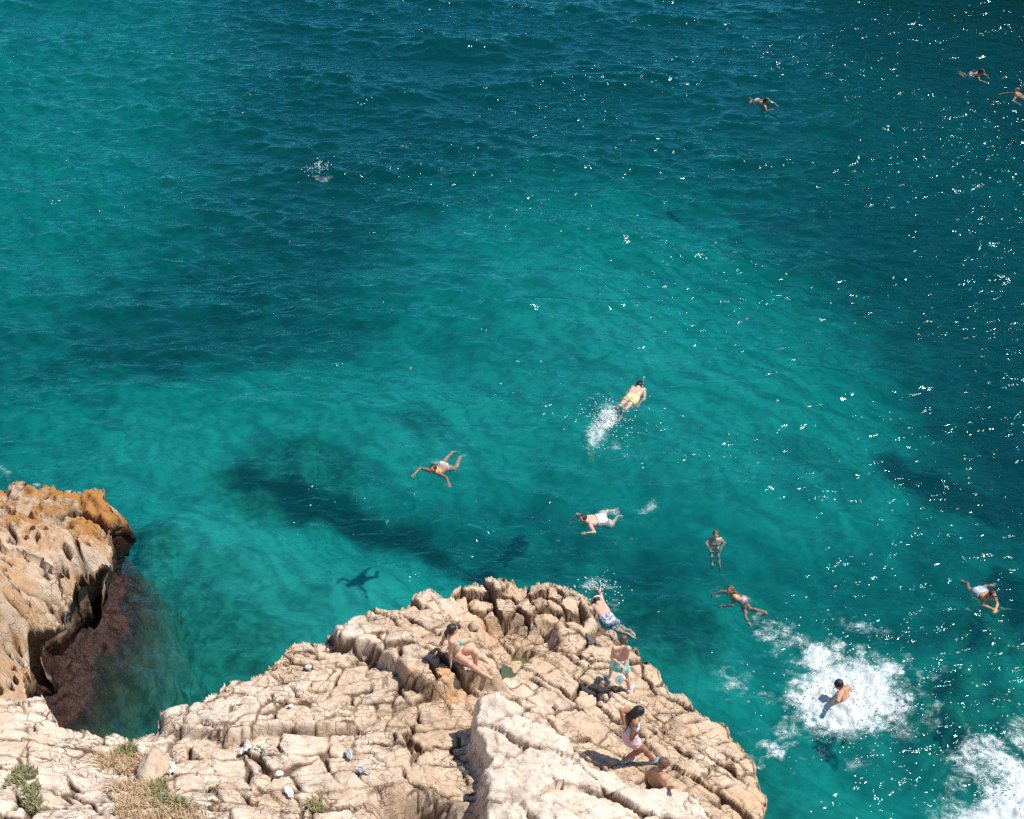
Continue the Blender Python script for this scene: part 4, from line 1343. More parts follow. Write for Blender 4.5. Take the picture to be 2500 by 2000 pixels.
c_black = cloth_mat('black_fabric', (0.015, 0.015, 0.018)); c_patt = cloth_mat('blue_patterned_fabric', (0.16, 0.17, 0.28), (0.62, 0.58, 0.62), 14, .5); c_grey = cloth_mat('grey_fabric', (0.38, 0.45, 0.48), (0.62, 0.67, 0.70), 6, .5)
c_hot = cloth_mat('bright_pink_fabric', (0.72, 0.22, 0.34), (0.75, 0.5, 0.55), 9, .5)
c_rub = cloth_mat('dark_blue_rubber', (0.02, 0.05, 0.09)); c_bshoe = cloth_mat('blue_shoe_fabric', (0.04, 0.24, 0.42), (0.30, 0.60, 0.70), 22); c_gshoe = cloth_mat('pale_blue_shoe_fabric', (0.36, 0.46, 0.50), (0.5, .58, .6), 20)

# --- sitting woman
fl = Pg(1112, 1606)
z0 = fl[2]
pel = P(1116, 1596, z0 + 0.10)
J = build(pel, [('neck', 'pelvis', 1103, 1555, .49, N), ('head', 'neck', 1105, 1537, .155, N), ('shR', 'neck', 1102, 1567, .165, N), ('shL', 'neck', 1091, 1546, .165, Fa),
                ('elR', 'shR', 1099.5, 1592, .28, Fa), ('wrR', 'elR', 1100.5, 1618, .25, Fa), ('elL', 'shL', 1085, 1555, .28, Fa), ('wrL', 'elL', 1080, 1566, .25, Fa),
                ('hipR', 'pelvis', 1113, 1601, .09, N), ('hipL', 'pelvis', 1124, 1588, .09, Fa),
                ('knR', 'hipR', 1147, 1622, .42, N), ('anR', 'knR', 1176, 1643, .42, Fa), ('toR', 'anR', 1200, 1649, .2, N),
                ('knL', 'hipL', 1160, 1593, .42, N), ('anL', 'knL', 1163, 1623, .42, Fa), ('toL', 'anL', 1184, 1630, .2, N)], 0.97)


def ik(J, sd_, s, bend):
    """knee between hip and ankle, bent towards bend"""
    hp, an = J['hip' + sd_], J['an' + sd_]
    d = an - hp; D = np.linalg.norm(d); L = max(0.42 * s, D * 0.503)
    b_ = unit(bend); b_ = unit(b_ - unit(d) * (b_ @ unit(d)))
    J['kn' + sd_] = (hp + an) / 2 + b_ * math.sqrt(max(L * L - D * D / 4, 0))


def settle(J, pairs):
    """put the named end joints on the rock and report bone lengths"""
    for name, dz in pairs:
        p = J[name]; g = ground(p[0], p[1])
        J[name] = np.array([p[0], p[1], g + dz])
    return J


def report(tag, J):
    out = []
    for a, b in (('pelvis', 'neck'), ('shL', 'elL'), ('elL', 'wrL'), ('shR', 'elR'), ('elR', 'wrR'), ('hipL', 'knL'), ('knL', 'anL'), ('hipR', 'knR'), ('knR', 'anR')):
        if a in J and b in J: out.append('%s-%s %.2f' % (a, b, np.linalg.norm(J[a] - J[b])))
    print(tag, ' '.join(out), {k: (round(float(v[2]), 2)) for k, v in J.items()})


for q in ('wrR', 'wrL', 'anR', 'anL', 'pelvis'):
    print('sit', q, J[q].round(2), 'ground', round(ground(J[q][0], J[q][1]), 2))
report('sit', J)
person('woman in a teal bikini sitting on the rock, leaning back on her hands', J, sk_fair, 0.97, 'f', 0.010, look=np.array([0.75, 0.6, -0.15]), hair='bun', hair_m=h_dark, parts=[bottoms(c_teal), top_band(c_teal)])

# --- boy with the mask
fL = Pg(1488, 1661); fR = Pg(1536, 1688)
s_ = 0.82
g0 = (fL[2] + fR[2]) / 2
pel = P(1514, 1626, g0 + 0.66)
J = build(pel, [('neck', 'pelvis', 1517, 1580, .48, N), ('head', 'neck', 1522, 1561, .16, N), ('shR', 'neck', 1533, 1583, .17, N), ('shL', 'neck', 1500, 1583, .17, N),
                ('elR', 'shR', 1531, 1608, .28, Fa), ('wrR', 'elR', 1521, 1636, .27, Fa), ('elL', 'shL', 1493, 1606, .28, Fa), ('wrL', 'elL', 1514, 1622, .25, N)], s_)
J['anL'] = fL + [0, 0, 0.07]; J['anR'] = fR + [0, 0, 0.07]
J['toL'] = J['anL'] + [-0.03, 0.17, 0]; J['toR'] = J['anR'] + [0.10, 0.15, 0]
hv = unit(J['shR'] - J['shL'])
J['hipL'] = pel - hv * 0.07; J['hipR'] = pel + hv * 0.07
for q in 'LR': ik(J, q, s_, np.array([0, 1, 0]))
report('boy', J)
boy = person('boy seen from behind in turquoise shorts, holding a diving mask behind his back', J, sk_fair, s_, 'm', 0.010, look=np.array([0.35, 1, -0.3]), hair='short', hair_m=h_light,
             parts=[shorts(c_turq, 0.45, 0.016), shoe(c_gshoe, c_grey)])

# --- girl in pink shorts
fA = Pg(1524, 1862); fB = Pg(1594, 1862)
s_ = 0.92
g0 = (fA[2] + fB[2]) / 2
pel = P(1539, 1800, g0 + 0.72)
J = build(pel, [('neck', 'pelvis', 1543, 1751, .49, N), ('head', 'neck', 1560, 1739, .165, N), ('shR', 'neck', 1550, 1766, .165, N), ('shL', 'neck', 1536, 1737, .165, Fa),
                ('elR', 'shR', 1541, 1804, .30, Fa), ('wrR', 'elR', 1552, 1792, .24, N), ('elL', 'shL', 1517, 1736, .28, N), ('wrL', 'elL', 1524, 1768, .25, Fa)], s_)
J['anL'] = fA + [0, 0, 0.08]; J['anR'] = fB + [0, 0, 0.08]
J['toL'] = J['anL'] + [0.16, 0.08, 0]; J['toR'] = J['anR'] + [0.18, 0.03, 0]
J['hipR'] = pel + np.array([0.02, -0.08, 0]); J['hipL'] = pel + np.array([-0.02, 0.08, 0])
for q in 'LR': ik(J, q, s_, np.array([1, -0.1, 0]))
report('girl', J)
person('girl with long dark hair in a light blue top and pink shorts stepping across', J, sk_brown, s_, 'f', 0.010, look=np.array([1, 0.1, -0.6]), hair='long', hair_m=h_black,
       parts=[shorts(c_pink, 0.30, 0.014, 'shorts'), tank_top(c_blue), shoe(c_bshoe, c_rub)], bulk=1.08)

# --- man behind the outcrop
pm = P(1603, 1932, 3.05)
gm = ground(pm[0], pm[1]); print('man', pm, gm)
s_ = 1.0
pel = P(1603, 1930, 3.1)
J = build(pel, [('neck', 'pelvis', 1606, 1884, .50, N), ('head', 'neck', 1620, 1865, .17, N), ('shR', 'neck', 1618, 1899, .185, N), ('shL', 'neck', 1583, 1881, .185, Fa),
                ('elR', 'shR', 1626, 1924, .28, Fa), ('wrR', 'elR', 1643, 1922, .25, N), ('elL', 'shL', 1578, 1902, .28, Fa), ('wrL', 'elL', 1583, 1925, .25, Fa)], s_)
pp = J['pelvis']
zg = min(gm, 2.35)
for sd_, dx in (('L', -0.10), ('R', 0.10)):
    J['kn' + sd_] = pp + [dx, 0.10, -0.42]; J['an' + sd_] = np.array([pp[0] + dx, pp[1] + 0.05, pp[2] - 0.83]); J['to' + sd_] = J['an' + sd_] + [0.1, 0.15, 0]
report('man', J)
person('bare-backed man with short brown hair standing half hidden behind the whitish outcrop', J, sk_tan, s_, 'm', 0.010, look=np.array([0.9, 0.7, -0.5]), hair='short', hair_m=h_brown, parts=[shorts(c_black, 0.5)], bulk=1.05)

# --- people in the water
def wade(px, py, z): return P(px, py, z)


# diver
pel = P(2059, 1724, -0.12)
J = build(pel, [('neck', 'pelvis', 2058, 1684, .50, N), ('head', 'neck', 2047, 1672, .165, N), ('shL', 'neck', 2051, 1693, .18, N), ('shR', 'neck', 2070, 1679, .18, Fa),
                ('elL', 'shL', 2046, 1712, .28, N), ('wrL', 'elL', 2030, 1716, .24, Fa), ('elR', 'shR', 2068, 1700, .28, Fa), ('wrR', 'elR', 2050, 1712, .24, Fa)], 1.0)
pp = J['pelvis']
for sd_, dy in (('L', -0.1), ('R', 0.1)):
    J['kn' + sd_] = pp + [-0.12, dy * 1.6, -0.38]; J['an' + sd_] = pp + [0.1, dy * 2, -0.72]; J['to' + sd_] = pp + [0.05, dy * 2, -0.9]
person('dark haired bearded man chest-deep in a ring of white foam', J, sk_wet, 1.0, 'm', 0.011, look=np.array([-0.8, 0.1, -0.75]), hair='short', hair_m=h_black, parts=[shorts(c_black, 0.5)])


def swimmer(label, S, s, sex, sk, hair, hm, look, parts, zs, group='swimmers in the water', wob=0.06, bulk=1.0, headup=None):
    """S: joint -> (px, py) of prone swimmer; zs: joint -> height"""
    zd = dict(pelvis=-0.10, neck=0.02, head=0.13, shL=0.0, shR=0.0, elL=-0.09, elR=-0.09, wrL=-0.14, wrR=-0.14, hipL=-0.14, hipR=-0.14, knL=-0.26, knR=-0.26, anL=-0.24, anR=-0.24, toL=-0.24, toR=-0.24)
    zd.update(zs)
    c_ = P(*S['neck']); lift_ = float(np.mean([wave_h(c_[0] + a, c_[1] + b) for a in (-.3, 0, .3) for b in (-.3, 0, .3)])) - 0.045
    J = {k: P(v[0], v[1], zd[k] * (s ** .3) + lift_) for k, v in S.items()}
    # keep each bone at its true length
    chain = [('pelvis', 'neck', .50), ('neck', 'head', .17), ('neck', 'shL', .175), ('neck', 'shR', .175), ('shL', 'elL', .29), ('elL', 'wrL', .25), ('shR', 'elR', .29), ('elR', 'wrR', .25),
             ('hipL', 'knL', .42), ('knL', 'anL', .41), ('hipR', 'knR', .42), ('knR', 'anR', .41), ('anL', 'toL', .18), ('anR', 'toR', .18)]
    K = {'pelvis': J['pelvis']}
    for a, b_, L in chain:
        if b_ not in J: continue
        if a in ('hipL', 'hipR') and a not in K:
            rv = unit(K['shR'] - K['shL']); K['hipL'] = K['pelvis'] - rv * .085 * s; K['hipR'] = K['pelvis'] + rv * .085 * s
        want = J[b_]; d = np.linalg.norm(want - K[a])
        lim = L * s
        # reach the marked spot if the bone is long enough (bend in depth), else stop short
        K[b_] = K[a] + (want - K[a]) / (d + 1e-9) * lim if (d > lim or d < 0.55 * lim) else want
    return person(label, K, sk, s, sex, 0.012, look=look, hair=hair, hair_m=hm, parts=parts, group=group, wobble=wob, bulk=bulk, headup=headup)


S1 = dict(pelvis=(1541, 977), neck=(1560, 944), head=(1566, 931), shL=(1544, 946), shR=(1575, 953), elL=(1532, 958), wrL=(1524, 972), elR=(1573, 973), wrR=(1558, 988),
          knL=(1513, 992), knR=(1526, 1000), anL=(1490, 1009), anR=(1513, 1018), toL=(1484, 1016), toR=(1508, 1025))
snork = swimmer('snorkeler in yellow shorts swimming away from a trail of kicked up foam', S1, 1.0, 'm', sk_pale, 'short', h_dark, np.array([0.2, 0.4, -1]), [shorts(c_yel, 0.4)],
                dict(head=0.06, neck=0.04, pelvis=-0.02, shL=.0, shR=.0, knL=-.06, knR=-.06), bulk=1.12, headup=np.array([.3, .9, .15]))
S2 = dict(pelvis=(1081, 1141), neck=(1063, 1152), head=(1056, 1145), shR=(1046, 1149), shL=(1073, 1158), elR=(1027, 1143), wrR=(1011, 1158), elL=(1090, 1167), wrL=(1095, 1180), knR=(1090, 1122), anR=(1107, 1101), toR=(1114, 1094),
          knL=(1113, 1143), anL=(1124, 1114), toL=(1128, 1106))
swimmer('tanned woman swimming breaststroke alone beside the dark weed patch', S2, 0.98, 'f', sk_wet, 'bun', h_dark, np.array([-0.5, -0.9, -0.2]), [bottoms(c_white), top_band(c_black)],
        dict(pelvis=-.08, neck=.06, head=.2, elR=.0, elL=.0, wrR=-.02, wrL=-.02), headup=np.array([0.1, 0.25, 1]))
S3 = dict(pelvis=(1469, 1271), neck=(1431, 1272), head=(1422, 1267), shR=(1432, 1260), shL=(1440, 1283), elR=(1408, 1256), wrR=(1397, 1270), elL=(1452, 1301), wrL=(1431, 1302), knR=(1480, 1247), anR=(1497, 1246), toR=(1503, 1240),
          knL=(1496, 1281), anL=(1506, 1262), toL=(1516, 1255))
swimmer('man in white patterned shorts swimming to the left, arms bent', S3, 1.0, 'm', sk_pale, 'short', h_black, np.array([-0.7, -0.7, -0.4]), [shorts(c_white, 0.6, 0.02)],
        dict(pelvis=-.04, neck=.05, head=.17, elL=.02, wrL=0, elR=0), headup=np.array([0.1, 0.2, 1]))
S4 = dict(pelvis=(1745, 1341), neck=(1747, 1317), head=(1747, 1305), shR=(1733, 1316), shL=(1761, 1316), elR=(1724, 1326), wrR=(1732, 1340), elL=(1769, 1326), wrL=(1760, 1341), knR=(1736, 1360), anR=(1739, 1378), toR=(1737, 1384),
          knL=(1752, 1362), anL=(1756, 1382), toL=(1757, 1390))
swimmer('fair haired child treading water, legs showing below the surface', S4, 0.70, 'm', sk_pale, 'short', h_light, np.array([-0.1, -1, -0.25]), [shorts(c_yel, 0.4)],
        dict(head=0.15, neck=.02, pelvis=-.30, knL=-.45, knR=-.45, anL=-.65, anR=-.65, toL=-.72, toR=-.72, elL=-.08, elR=-.08, wrL=-.2, wrR=-.2), headup=np.array([0, 0, 1]))
S5 = dict(pelvis=(1811, 1466), neck=(1789, 1452), head=(1782, 1441), shR=(1777, 1447), shL=(1795, 1462), elR=(1761, 1444), wrR=(1747, 1451), elL=(1787, 1478), wrL=(1775, 1480), knR=(1830, 1486), anR=(1846, 1490), toR=(1854, 1496),
          knL=(1816, 1492), anL=(1824, 1512), toL=(1830, 1520))
swimmer('smiling girl with long wet brown hair in a pink bikini swimming to the left', S5, 0.86, 'f', sk_wet, 'long', h_brown, np.array([-0.6, -0.8, -0.3]), [bottoms(c_hot), top_band(c_yel)],
        dict(head=.2, neck=.06, elR=-.03, pelvis=-.05), headup=np.array([0.1, 0.3, 1]))
S6 = dict(pelvis=(1485, 1518), neck=(1460, 1474), head=(1454, 1462), shR=(1474, 1462), shL=(1449, 1481), elR=(1464, 1441), wrR=(1446, 1433), elL=(1452, 1500), wrL=(1462, 1512), knR=(1512, 1531), anR=(1534, 1539), toR=(1543, 1543),
          knL=(1506, 1538), anL=(1532, 1549), toL=(1548, 1553))
snork2 = swimmer('snorkeler in patterned blue shorts close to the tip of the ledge', S6, 0.98, 'm', sk_pale, 'short', h_dark, np.array([-0.3, 0.5, -1]), [shorts(c_patt, 0.6, 0.018)],
                 dict(head=.06, neck=.05, pelvis=-.02, elR=.1, wrR=.02), headup=np.array([-.3, .9, .2]))
S7 = dict(pelvis=(2389, 1447), neck=(2416, 1460), head=(2424, 1453), shR=(2405, 1461), shL=(2433, 1460), elR=(2402, 1479), wrR=(2424, 1487), elL=(2435, 1476), wrL=(2431, 1487), knR=(2367, 1448), anR=(2361, 1425), toR=(2355, 1420),
          knL=(2400, 1432), anL=(2420, 1430), toL=(2426, 1424))
sung = swimmer('woman with sunglasses in a grey swimsuit swimming near the right edge', S7, 0.95, 'f', sk_wet, 'bun', h_dark, np.array([0.1, -1, -0.1]), [shorts(c_grey, 0.35, .015, 'swim_skirt'), top_band(c_black)],
               dict(head=.22, neck=.08, elR=0, wrR=.0, elL=.02, wrL=.02, pelvis=-.03), headup=np.array([0, 0.25, 1]))
S8 = dict(pelvis=(1848, 249), neck=(1869, 250), head=(1875, 243), shR=(1866, 256), shL=(1873, 247), elR=(1869, 264), wrR=(1880, 269), elL=(1887, 248), wrL=(1895, 256), knR=(1833, 254), anR=(1834, 245), toR=(1830, 242), knL=(1836, 246), anL=(1830, 241), toL=(1828, 239))
swimmer('dark haired person swimming to the right, farthest left of the distant swimmers', S8, 0.95, 'f', sk_wet, 'bun', h_dark, np.array([1, -0.2, -0.1]), [bottoms(c_white)], dict(head=.22, neck=.06), headup=np.array([0, 0, 1]))
S9 = dict(pelvis=(2371, 184), neck=(2392, 181), head=(2399, 174), shR=(2388, 187), shL=(2396, 178), elR=(2391, 197), wrR=(2402, 200), elL=(2406, 182), wrL=(2411, 188), knR=(2353, 190), anR=(2338, 177), toR=(2333, 173), knL=(2358, 186), anL=(2345, 177), toL=(2340, 174))
swimmer('woman in a black top swimming right in the dark water near the top right corner', S9, 0.95, 'f', sk_wet, 'bun', h_black, np.array([1, -0.2, 0.0]), [bottoms(c_white), top_band(c_black)], dict(head=.22, neck=.07, pelvis=-.05), headup=np.array([0, 0, 1]))
S10 = dict(pelvis=(2504, 243), neck=(2480, 230), head=(2483, 219), shR=(2474, 226), shL=(2480, 238), elR=(2452, 227), wrR=(2434, 231), elL=(2472, 247), wrL=(2486, 253), knR=(2520, 250), anR=(2535, 245), toR=(2540, 243), knL=(2520, 256), anL=(2536, 256), toL=(2540, 254))
swimmer('swimmer in a black top cut off by the right edge of the photograph', S10, 0.98, 'f', sk_wet, 'bun', h_brown, np.array([-1, -0.5, 0.0]), [top_band(c_black)], dict(head=.2, neck=.08), headup=np.array([0, 0, 1]))
# ------------------------------------------------------------------ foam on the water
def foam_material():
    t = NT("foam")
    pos = geo_pos(t)
    d = t.attr('froth')
    mp = t.n("Mapping", {'Vector': pos, 'Scale': (1, 1.25, 0.3)}).outputs[0]
    n1 = t.noise(3.4, 5, 0.62, mp, 1.4); n2 = t.noise(15.0, 4, 0.68, mp, 1.0); n3 = t.noise(46.0, 3, 0.7, mp, 0.5)
    soft = t.math('MULTIPLY', t.math('SUBTRACT', t.math('ADD', d, t.math('MULTIPLY', t.math('SUBTRACT', n1, 0.5), 1.1)), 0.36), 0.72, clamp=True)
    soft = t.math('MULTIPLY', soft, t.math('ADD', 0.25, t.math('MULTIPLY', n2, 1.15)), clamp=True)
    soft = t.math('MINIMUM', t.math('ADD', soft, t.math('MULTIPLY', t.math('SUBTRACT', d, 0.95), 1.2, clamp=True) if False else t.n('MapRange', {0: d, 1: 0.9, 2: 1.35, 3: 0.0, 4: 0.35}).outputs[0]), 0.76)
    ridge = t.math('SUBTRACT', 1.0, t.math('MULTIPLY', t.math('ABSOLUTE', t.math('SUBTRACT', n2, 0.5)), 5.0), clamp=True)
    lace = t.math('ADD', t.math('MULTIPLY', ridge, 0.42), t.math('ADD', t.math('MULTIPLY', n3, 0.45), t.math('MULTIPLY', n1, 0.75)))
    lace = t.math('ADD', lace, t.math('MULTIPLY', t.math('SUBTRACT', d, 0.5), 0.85))
    lace = t.n("MapRange", {0: lace, 1: 0.90, 2: 1.20, 3: 0.0, 4: 0.92}); lace.clamp = True
    edge = t.n("MapRange", {0: d, 1: 0.03, 2: 0.16, 3: 0.0, 4: 1.0}); edge.clamp = True
    a = t.math('MULTIPLY', t.math('MAXIMUM', soft, lace.outputs[0]), edge.outputs[0])
    b = t.n("Bump", {'Strength': 0.9, 'Distance': 0.04, 'Height': t.math('ADD', n1, t.math('MULTIPLY', n2, 0.35))})
    df = t.n("BsdfPrincipled", {'Base Color': t.mix(t.math('ADD', lace.outputs[0], t.math('MULTIPLY', n3, 0.3), clamp=True), (0.26, 0.47, 0.46), (0.60, 0.66, 0.66)), 'Roughness': 0.35, 'Normal': b.outputs[0]})
    tr = t.n("BsdfTransparent")
    return t.surf(t.n("MixShader", {0: a, 1: tr.outputs[0], 2: df.outputs[0]}))


MAT_FOAM = foam_material()


def proj(x, y, z):
    dz = z - CAM_H
    w = y * fwd[1] + dz * fwd[2]
    return 1250 + FPX * x / w, 1000 - FPX * (y * upv[1] + dz * upv[2]) / w


def foam(label, blobs, step=0.036, lift=0.012, churn=0.05, swirl=None):
    pxs = [b[0] for b in blobs]; mg = 1.0
    cs = [P(b[0] + sx * b[2] * 2.0, b[1] + sy * b[3] * 2.0) for b in blobs for sx in (-1, 1) for sy in (-1, 1)]
    x0, x1 = min(c[0] for c in cs), max(c[0] for c in cs); y0, y1 = min(c[1] for c in cs), max(c[1] for c in cs)
    xs = np.arange(x0, x1, step); ys = np.arange(y0, y1, step)
    X, Y = np.meshgrid(xs, ys); x = X.ravel(); y = Y.ravel()
    z = wave_h(x, y)
    wx = x + 0.22 * fbm(x * 1.2, y * 1.2, 701, 3) + 0.07 * fbm(x * 5, y * 5, 703, 2); wy = y + 0.22 * fbm(x * 1.2 + 5, y * 1.2, 702, 3) + 0.07 * fbm(x * 5 + 5, y * 5, 704, 2)
    u, v = proj(wx, wy, 0 * x)
    d = np.zeros(x.shape)
    for b in blobs:
        cx, cy, rx, ry, rot, amp = b[:6]
        ca, sa = math.cos(R(rot)), math.sin(R(rot))
        a_ = ((u - cx) * ca + (v - cy) * sa) / rx; b_ = (-(u - cx) * sa + (v - cy) * ca) / ry
        r = np.hypot(a_, b_)
        if len(b) > 6:        # thin ring or arc
            g = amp * np.exp(-((r - 1) / b[6]) ** 2)
            if len(b) > 8:
                an = np.degrees(np.arctan2(b_, a_)); g = g * (smooth(b[7] - 15, b[7], an) * (1 - smooth(b[8], b[8] + 15, an)))
            d = np.maximum(d, g)
        else:
            d = np.maximum(d, amp * np.exp(-r ** 2.4)) if amp > 0 else d + amp * np.exp(-r ** 2.4)
    if swirl:
        c_ = P(*swirl); an = np.arctan2(y - c_[1], x - c_[0]); ra = np.hypot(x - c_[0], y - c_[1])
        ca, sa = np.cos(an) * 2.2, np.sin(an) * 2.2
        st = fbm(ca + ra * .5 + 9, sa + ra * .35, 711, 4, .6) + 0.5 * fbm(ca * 2.6 + ra * 1.5, sa * 2.6 - ra, 712, 4, .6)
        d = d * (1 + 0.75 * st * smooth(0.5, 1.6, ra)) + 0.10 * st * smooth(.05, .3, d)
    d = d * (0.85 + 0.5 * fbm(x * 2, y * 2, 705, 3)) + 0.16 * smooth(0.05, .4, d) * fbm(x * 7, y * 7, 707, 4, .65)
    d = np.clip(d * 1.12, 0, 1.6)
    z = z + lift + churn * d * (0.5 + fbm(x * 5, y * 5, 706, 3)) * 0.8
    F = grid_faces(len(xs), len(ys)); F = F[d[F].max(1) > 0.02]
    vi, loc = np.unique(F, return_inverse=True)
    me = mesh_np('sea_foam', np.stack([x, y, z], 1)[vi], loc.reshape(F.shape), MAT_FOAM, {'froth': d[vi]})
    return link('sea_foam', me, kind='stuff', label=label, cat='foam')


foam('broad ring of churned white foam around the bearded man in the water', [
    (2065, 1702, 142, 104, 0, 1.45), (2005, 1605, 62, 62, 0, 1.0), (2150, 1655, 90, 80, 10, .85), (1985, 1745, 70, 65, 0, .9), (2110, 1770, 95, 50, 0, .85), (2190, 1720, 60, 60, 0, .75),
    (2075, 1690, 170, 160, 0, .42, .16, -110, 30), (1960, 1640, 70, 90, 20, .5), (1925, 1570, 70, 30, -30, .55), (1892, 1538, 62, 34, -25, .62), (1950, 1560, 40, 40, 0, .5), (1846, 1500, 42, 18, -15, .5), (1788, 1668, 58, 66, 0, .58), (1740, 1640, 30, 60, 20, .35), (1880, 1715, 50, 40, 0, .42),
    (1885, 1840, 44, 22, 20, .52), (1850, 1865, 46, 26, 0, .45), (1935, 1895, 40, 26, 0, .35), (1995, 1858, 66, 34, 0, .45), (2080, 1872, 64, 30, 0, .42), (2205, 1800, 56, 34, 0, .5), (2268, 1752, 52, 40, 0, .55), (2240, 1690, 50, 60, 0, .42),
    (2150, 1560, 80, 36, 12, .42), (2290, 1650, 36, 60, 20, .3), (1925, 1790, 60, 40, 0, .5), (1800, 1800, 40, 36, 0, .32), (1870, 1600, 46, 32, 0, .36), (2060, 1510, 120, 22, 4, .28)], churn=0.10, swirl=(2065, 1702))
foam('milky burst of foam filling the bottom right corner of the sea', [
    (2540, 1985, 230, 125, -12, 1.6), (2450, 1880, 140, 90, -10, .80), (2360, 1880, 75, 130, 0, .66), (2480, 1800, 130, 55, -8, .72), (2370, 1985, 130, 70, 0, .8), (2330, 1830, 40, 60, 0, .4)], churn=0.07, swirl=(2560, 1990))
foam('trail of white water kicked up behind the snorkeler in yellow shorts', [
    (1478, 1022, 34, 34, 0, 1.05), (1455, 1060, 34, 36, 0, .8), (1448, 1092, 22, 36, 0, .5), (1505, 988, 40, 22, -30, .5), (1462, 968, 60, 10, -12, .38), (1500, 1088, 46, 28, -20, .42), (1545, 1078, 30, 42, 20, .36),
    (1520, 1125, 70, 12, -25, .36), (1450, 1120, 36, 10, -15, .4), (1560, 1000, 30, 30, 0, .25), (1530, 975, 40, 40, 0, .22)], churn=0.05)
foam('small fading white splash to the upper right of the man in patterned shorts', [(1584, 1238, 38, 17, -32, .75), (1560, 1252, 18, 12, -30, .35)])
foam('foam washing against the back of the pitted rock', [(0, 1152, 36, 20, 30, .6), (188, 1204, 36, 11, 8, .9), (90, 1182, 22, 9, 0, .55), (240, 1176, 50, 14, 20, .3), (270, 1290, 20, 10, 0, .3), (150, 1150, 60, 14, -30, .22)])
foam('splashes round the man swimming in white patterned shorts', [(1470, 1262, 52, 26, 8, .50), (1512, 1258, 22, 16, 0, .55), (1452, 1292, 26, 10, 0, .45), (1400, 1262, 16, 10, 0, .35), (1530, 1310, 70, 22, -15, .34)])
foam('ripples of foam round the woman swimming breaststroke', [(1068, 1134, 34, 16, -20, .5), (1112, 1100, 22, 12, 0, .4), (1090, 1152, 30, 9, 20, .3), (1128, 1116, 20, 10, 0, .36), (1075, 1100, 50, 20, -40, .22)])
foam('bubbling foam round the snorkeler beside the ledge', [(1442, 1432, 24, 18, 0, .62), (1486, 1428, 62, 10, 18, .52), (1500, 1470, 28, 28, 0, .42), (1522, 1500, 24, 24, 0, .32), (1420, 1446, 24, 12, 0, .34), (1548, 1545, 20, 12, 0, .3)])
foam('foam round the hands and hips of the girl in the pink bikini', [(1752, 1446, 24, 18, -40, .5), (1782, 1428, 24, 6, -10, .4), (1815, 1462, 30, 16, 20, .46), (1845, 1516, 30, 16, -10, .5), (1740, 1520, 60, 10, -8, .3)])
foam('foam round the woman with sunglasses near the right edge', [(2392, 1456, 38, 22, 10, .50), (2412, 1420, 12, 16, -40, .45), (2440, 1492, 40, 8, 6, .42), (2375, 1485, 46, 9, 5, .36), (2455, 1465, 30, 24, 0, .24)])
foam('thin foam beside the child treading water', [(1736, 1304, 22, 8, 30, .36), (1775, 1332, 24, 6, 0, .26)])
foam('thin foam beside the farthest left of the distant swimmers', [(1862, 238, 26, 5, 0, .3), (1838, 264, 26, 4, 0, .32)])
foam('thin foam beside the woman swimming near the top right corner', [(2380, 172, 24, 5, 0, .36), (2398, 160, 8, 6, 0, .3), (2478, 222, 20, 5, 0, .34)])
foam('lonely white splash far out in the open water', [(776, 396, 9, 9, 0, .55), (766, 420, 12, 6, 0, .55), (782, 440, 30, 6, -4, .55), (808, 412, 10, 5, 0, .4), (770, 436, 8, 6, 0, .5)], churn=.08)


def drops(label, px, py, spread, up_, n, seed, size=(0.006, 0.02)):
    rng = np.random.default_rng(seed)
    bm = bmesh.new(); c = P(px, py, 0)
    for i in range(n):
        a = rng.uniform(0, 2 * math.pi); r = abs(rng.normal()) * spread
        z = abs(rng.normal()) * up_ * math.exp(-r / spread) + 0.02
        s_ = rng.uniform(*size)
        x_, y_ = c[0] + r * math.cos(a), c[1] + r * math.sin(a)
        z += float(wave_h(x_, y_))
        bmesh.ops.create_icosphere(bm, subdivisions=1, radius=s_, matrix=Matrix.Translation((x_, y_, z)) @ Matrix.Diagonal((1, 1, rng.uniform(.8, 1.8), 1)))
    me = bpy.data.meshes.new('splash_drops'); bm.to_mesh(me); bm.free(); me.materials.append(MAT_DROP)
    link('splash_drops', me, kind='stuff', label=label, cat='drops')


MAT_DROP = simple('white_drops', (0.88, 0.90, 0.92), 0.15)
drops('white drops thrown up by the lonely splash far out', 782, 425, 0.30, 0.30, 70, 1, (.008, .022))
drops('drops thrown up behind the snorkeler in yellow shorts', 1480, 1030, 0.55, 0.25, 320, 2)
drops('drops over the foam ring round the bearded man', 2062, 1700, 1.4, 0.18, 420, 3)
drops('drops over the foam in the bottom right corner', 2470, 1930, 1.3, 0.15, 260, 4)
drops('drops round the snorkeler beside the ledge', 1465, 1440, 0.35, 0.15, 130, 5)

# ------------------------------------------------------------------ small things the people carry
WHITE = simple('white_plastic', (0.80, 0.80, 0.80), 0.35); ORANGE = simple('orange_plastic', (0.85, 0.25, 0.03), 0.4); BLACKP = simple('black_rubber', (0.02, 0.02, 0.022), 0.4)
GREYR = simple('grey_rubber', (0.10, 0.115, 0.135), 0.8, 0.5, 60); LENS = NT('mask_glass')
_p = LENS.n("BsdfPrincipled", {'Base Color': (0.30, 0.50, 0.48, 1), 'Roughness': 0.08, 'Alpha': 0.55}); MAT_LENS = LENS.surf(_p)


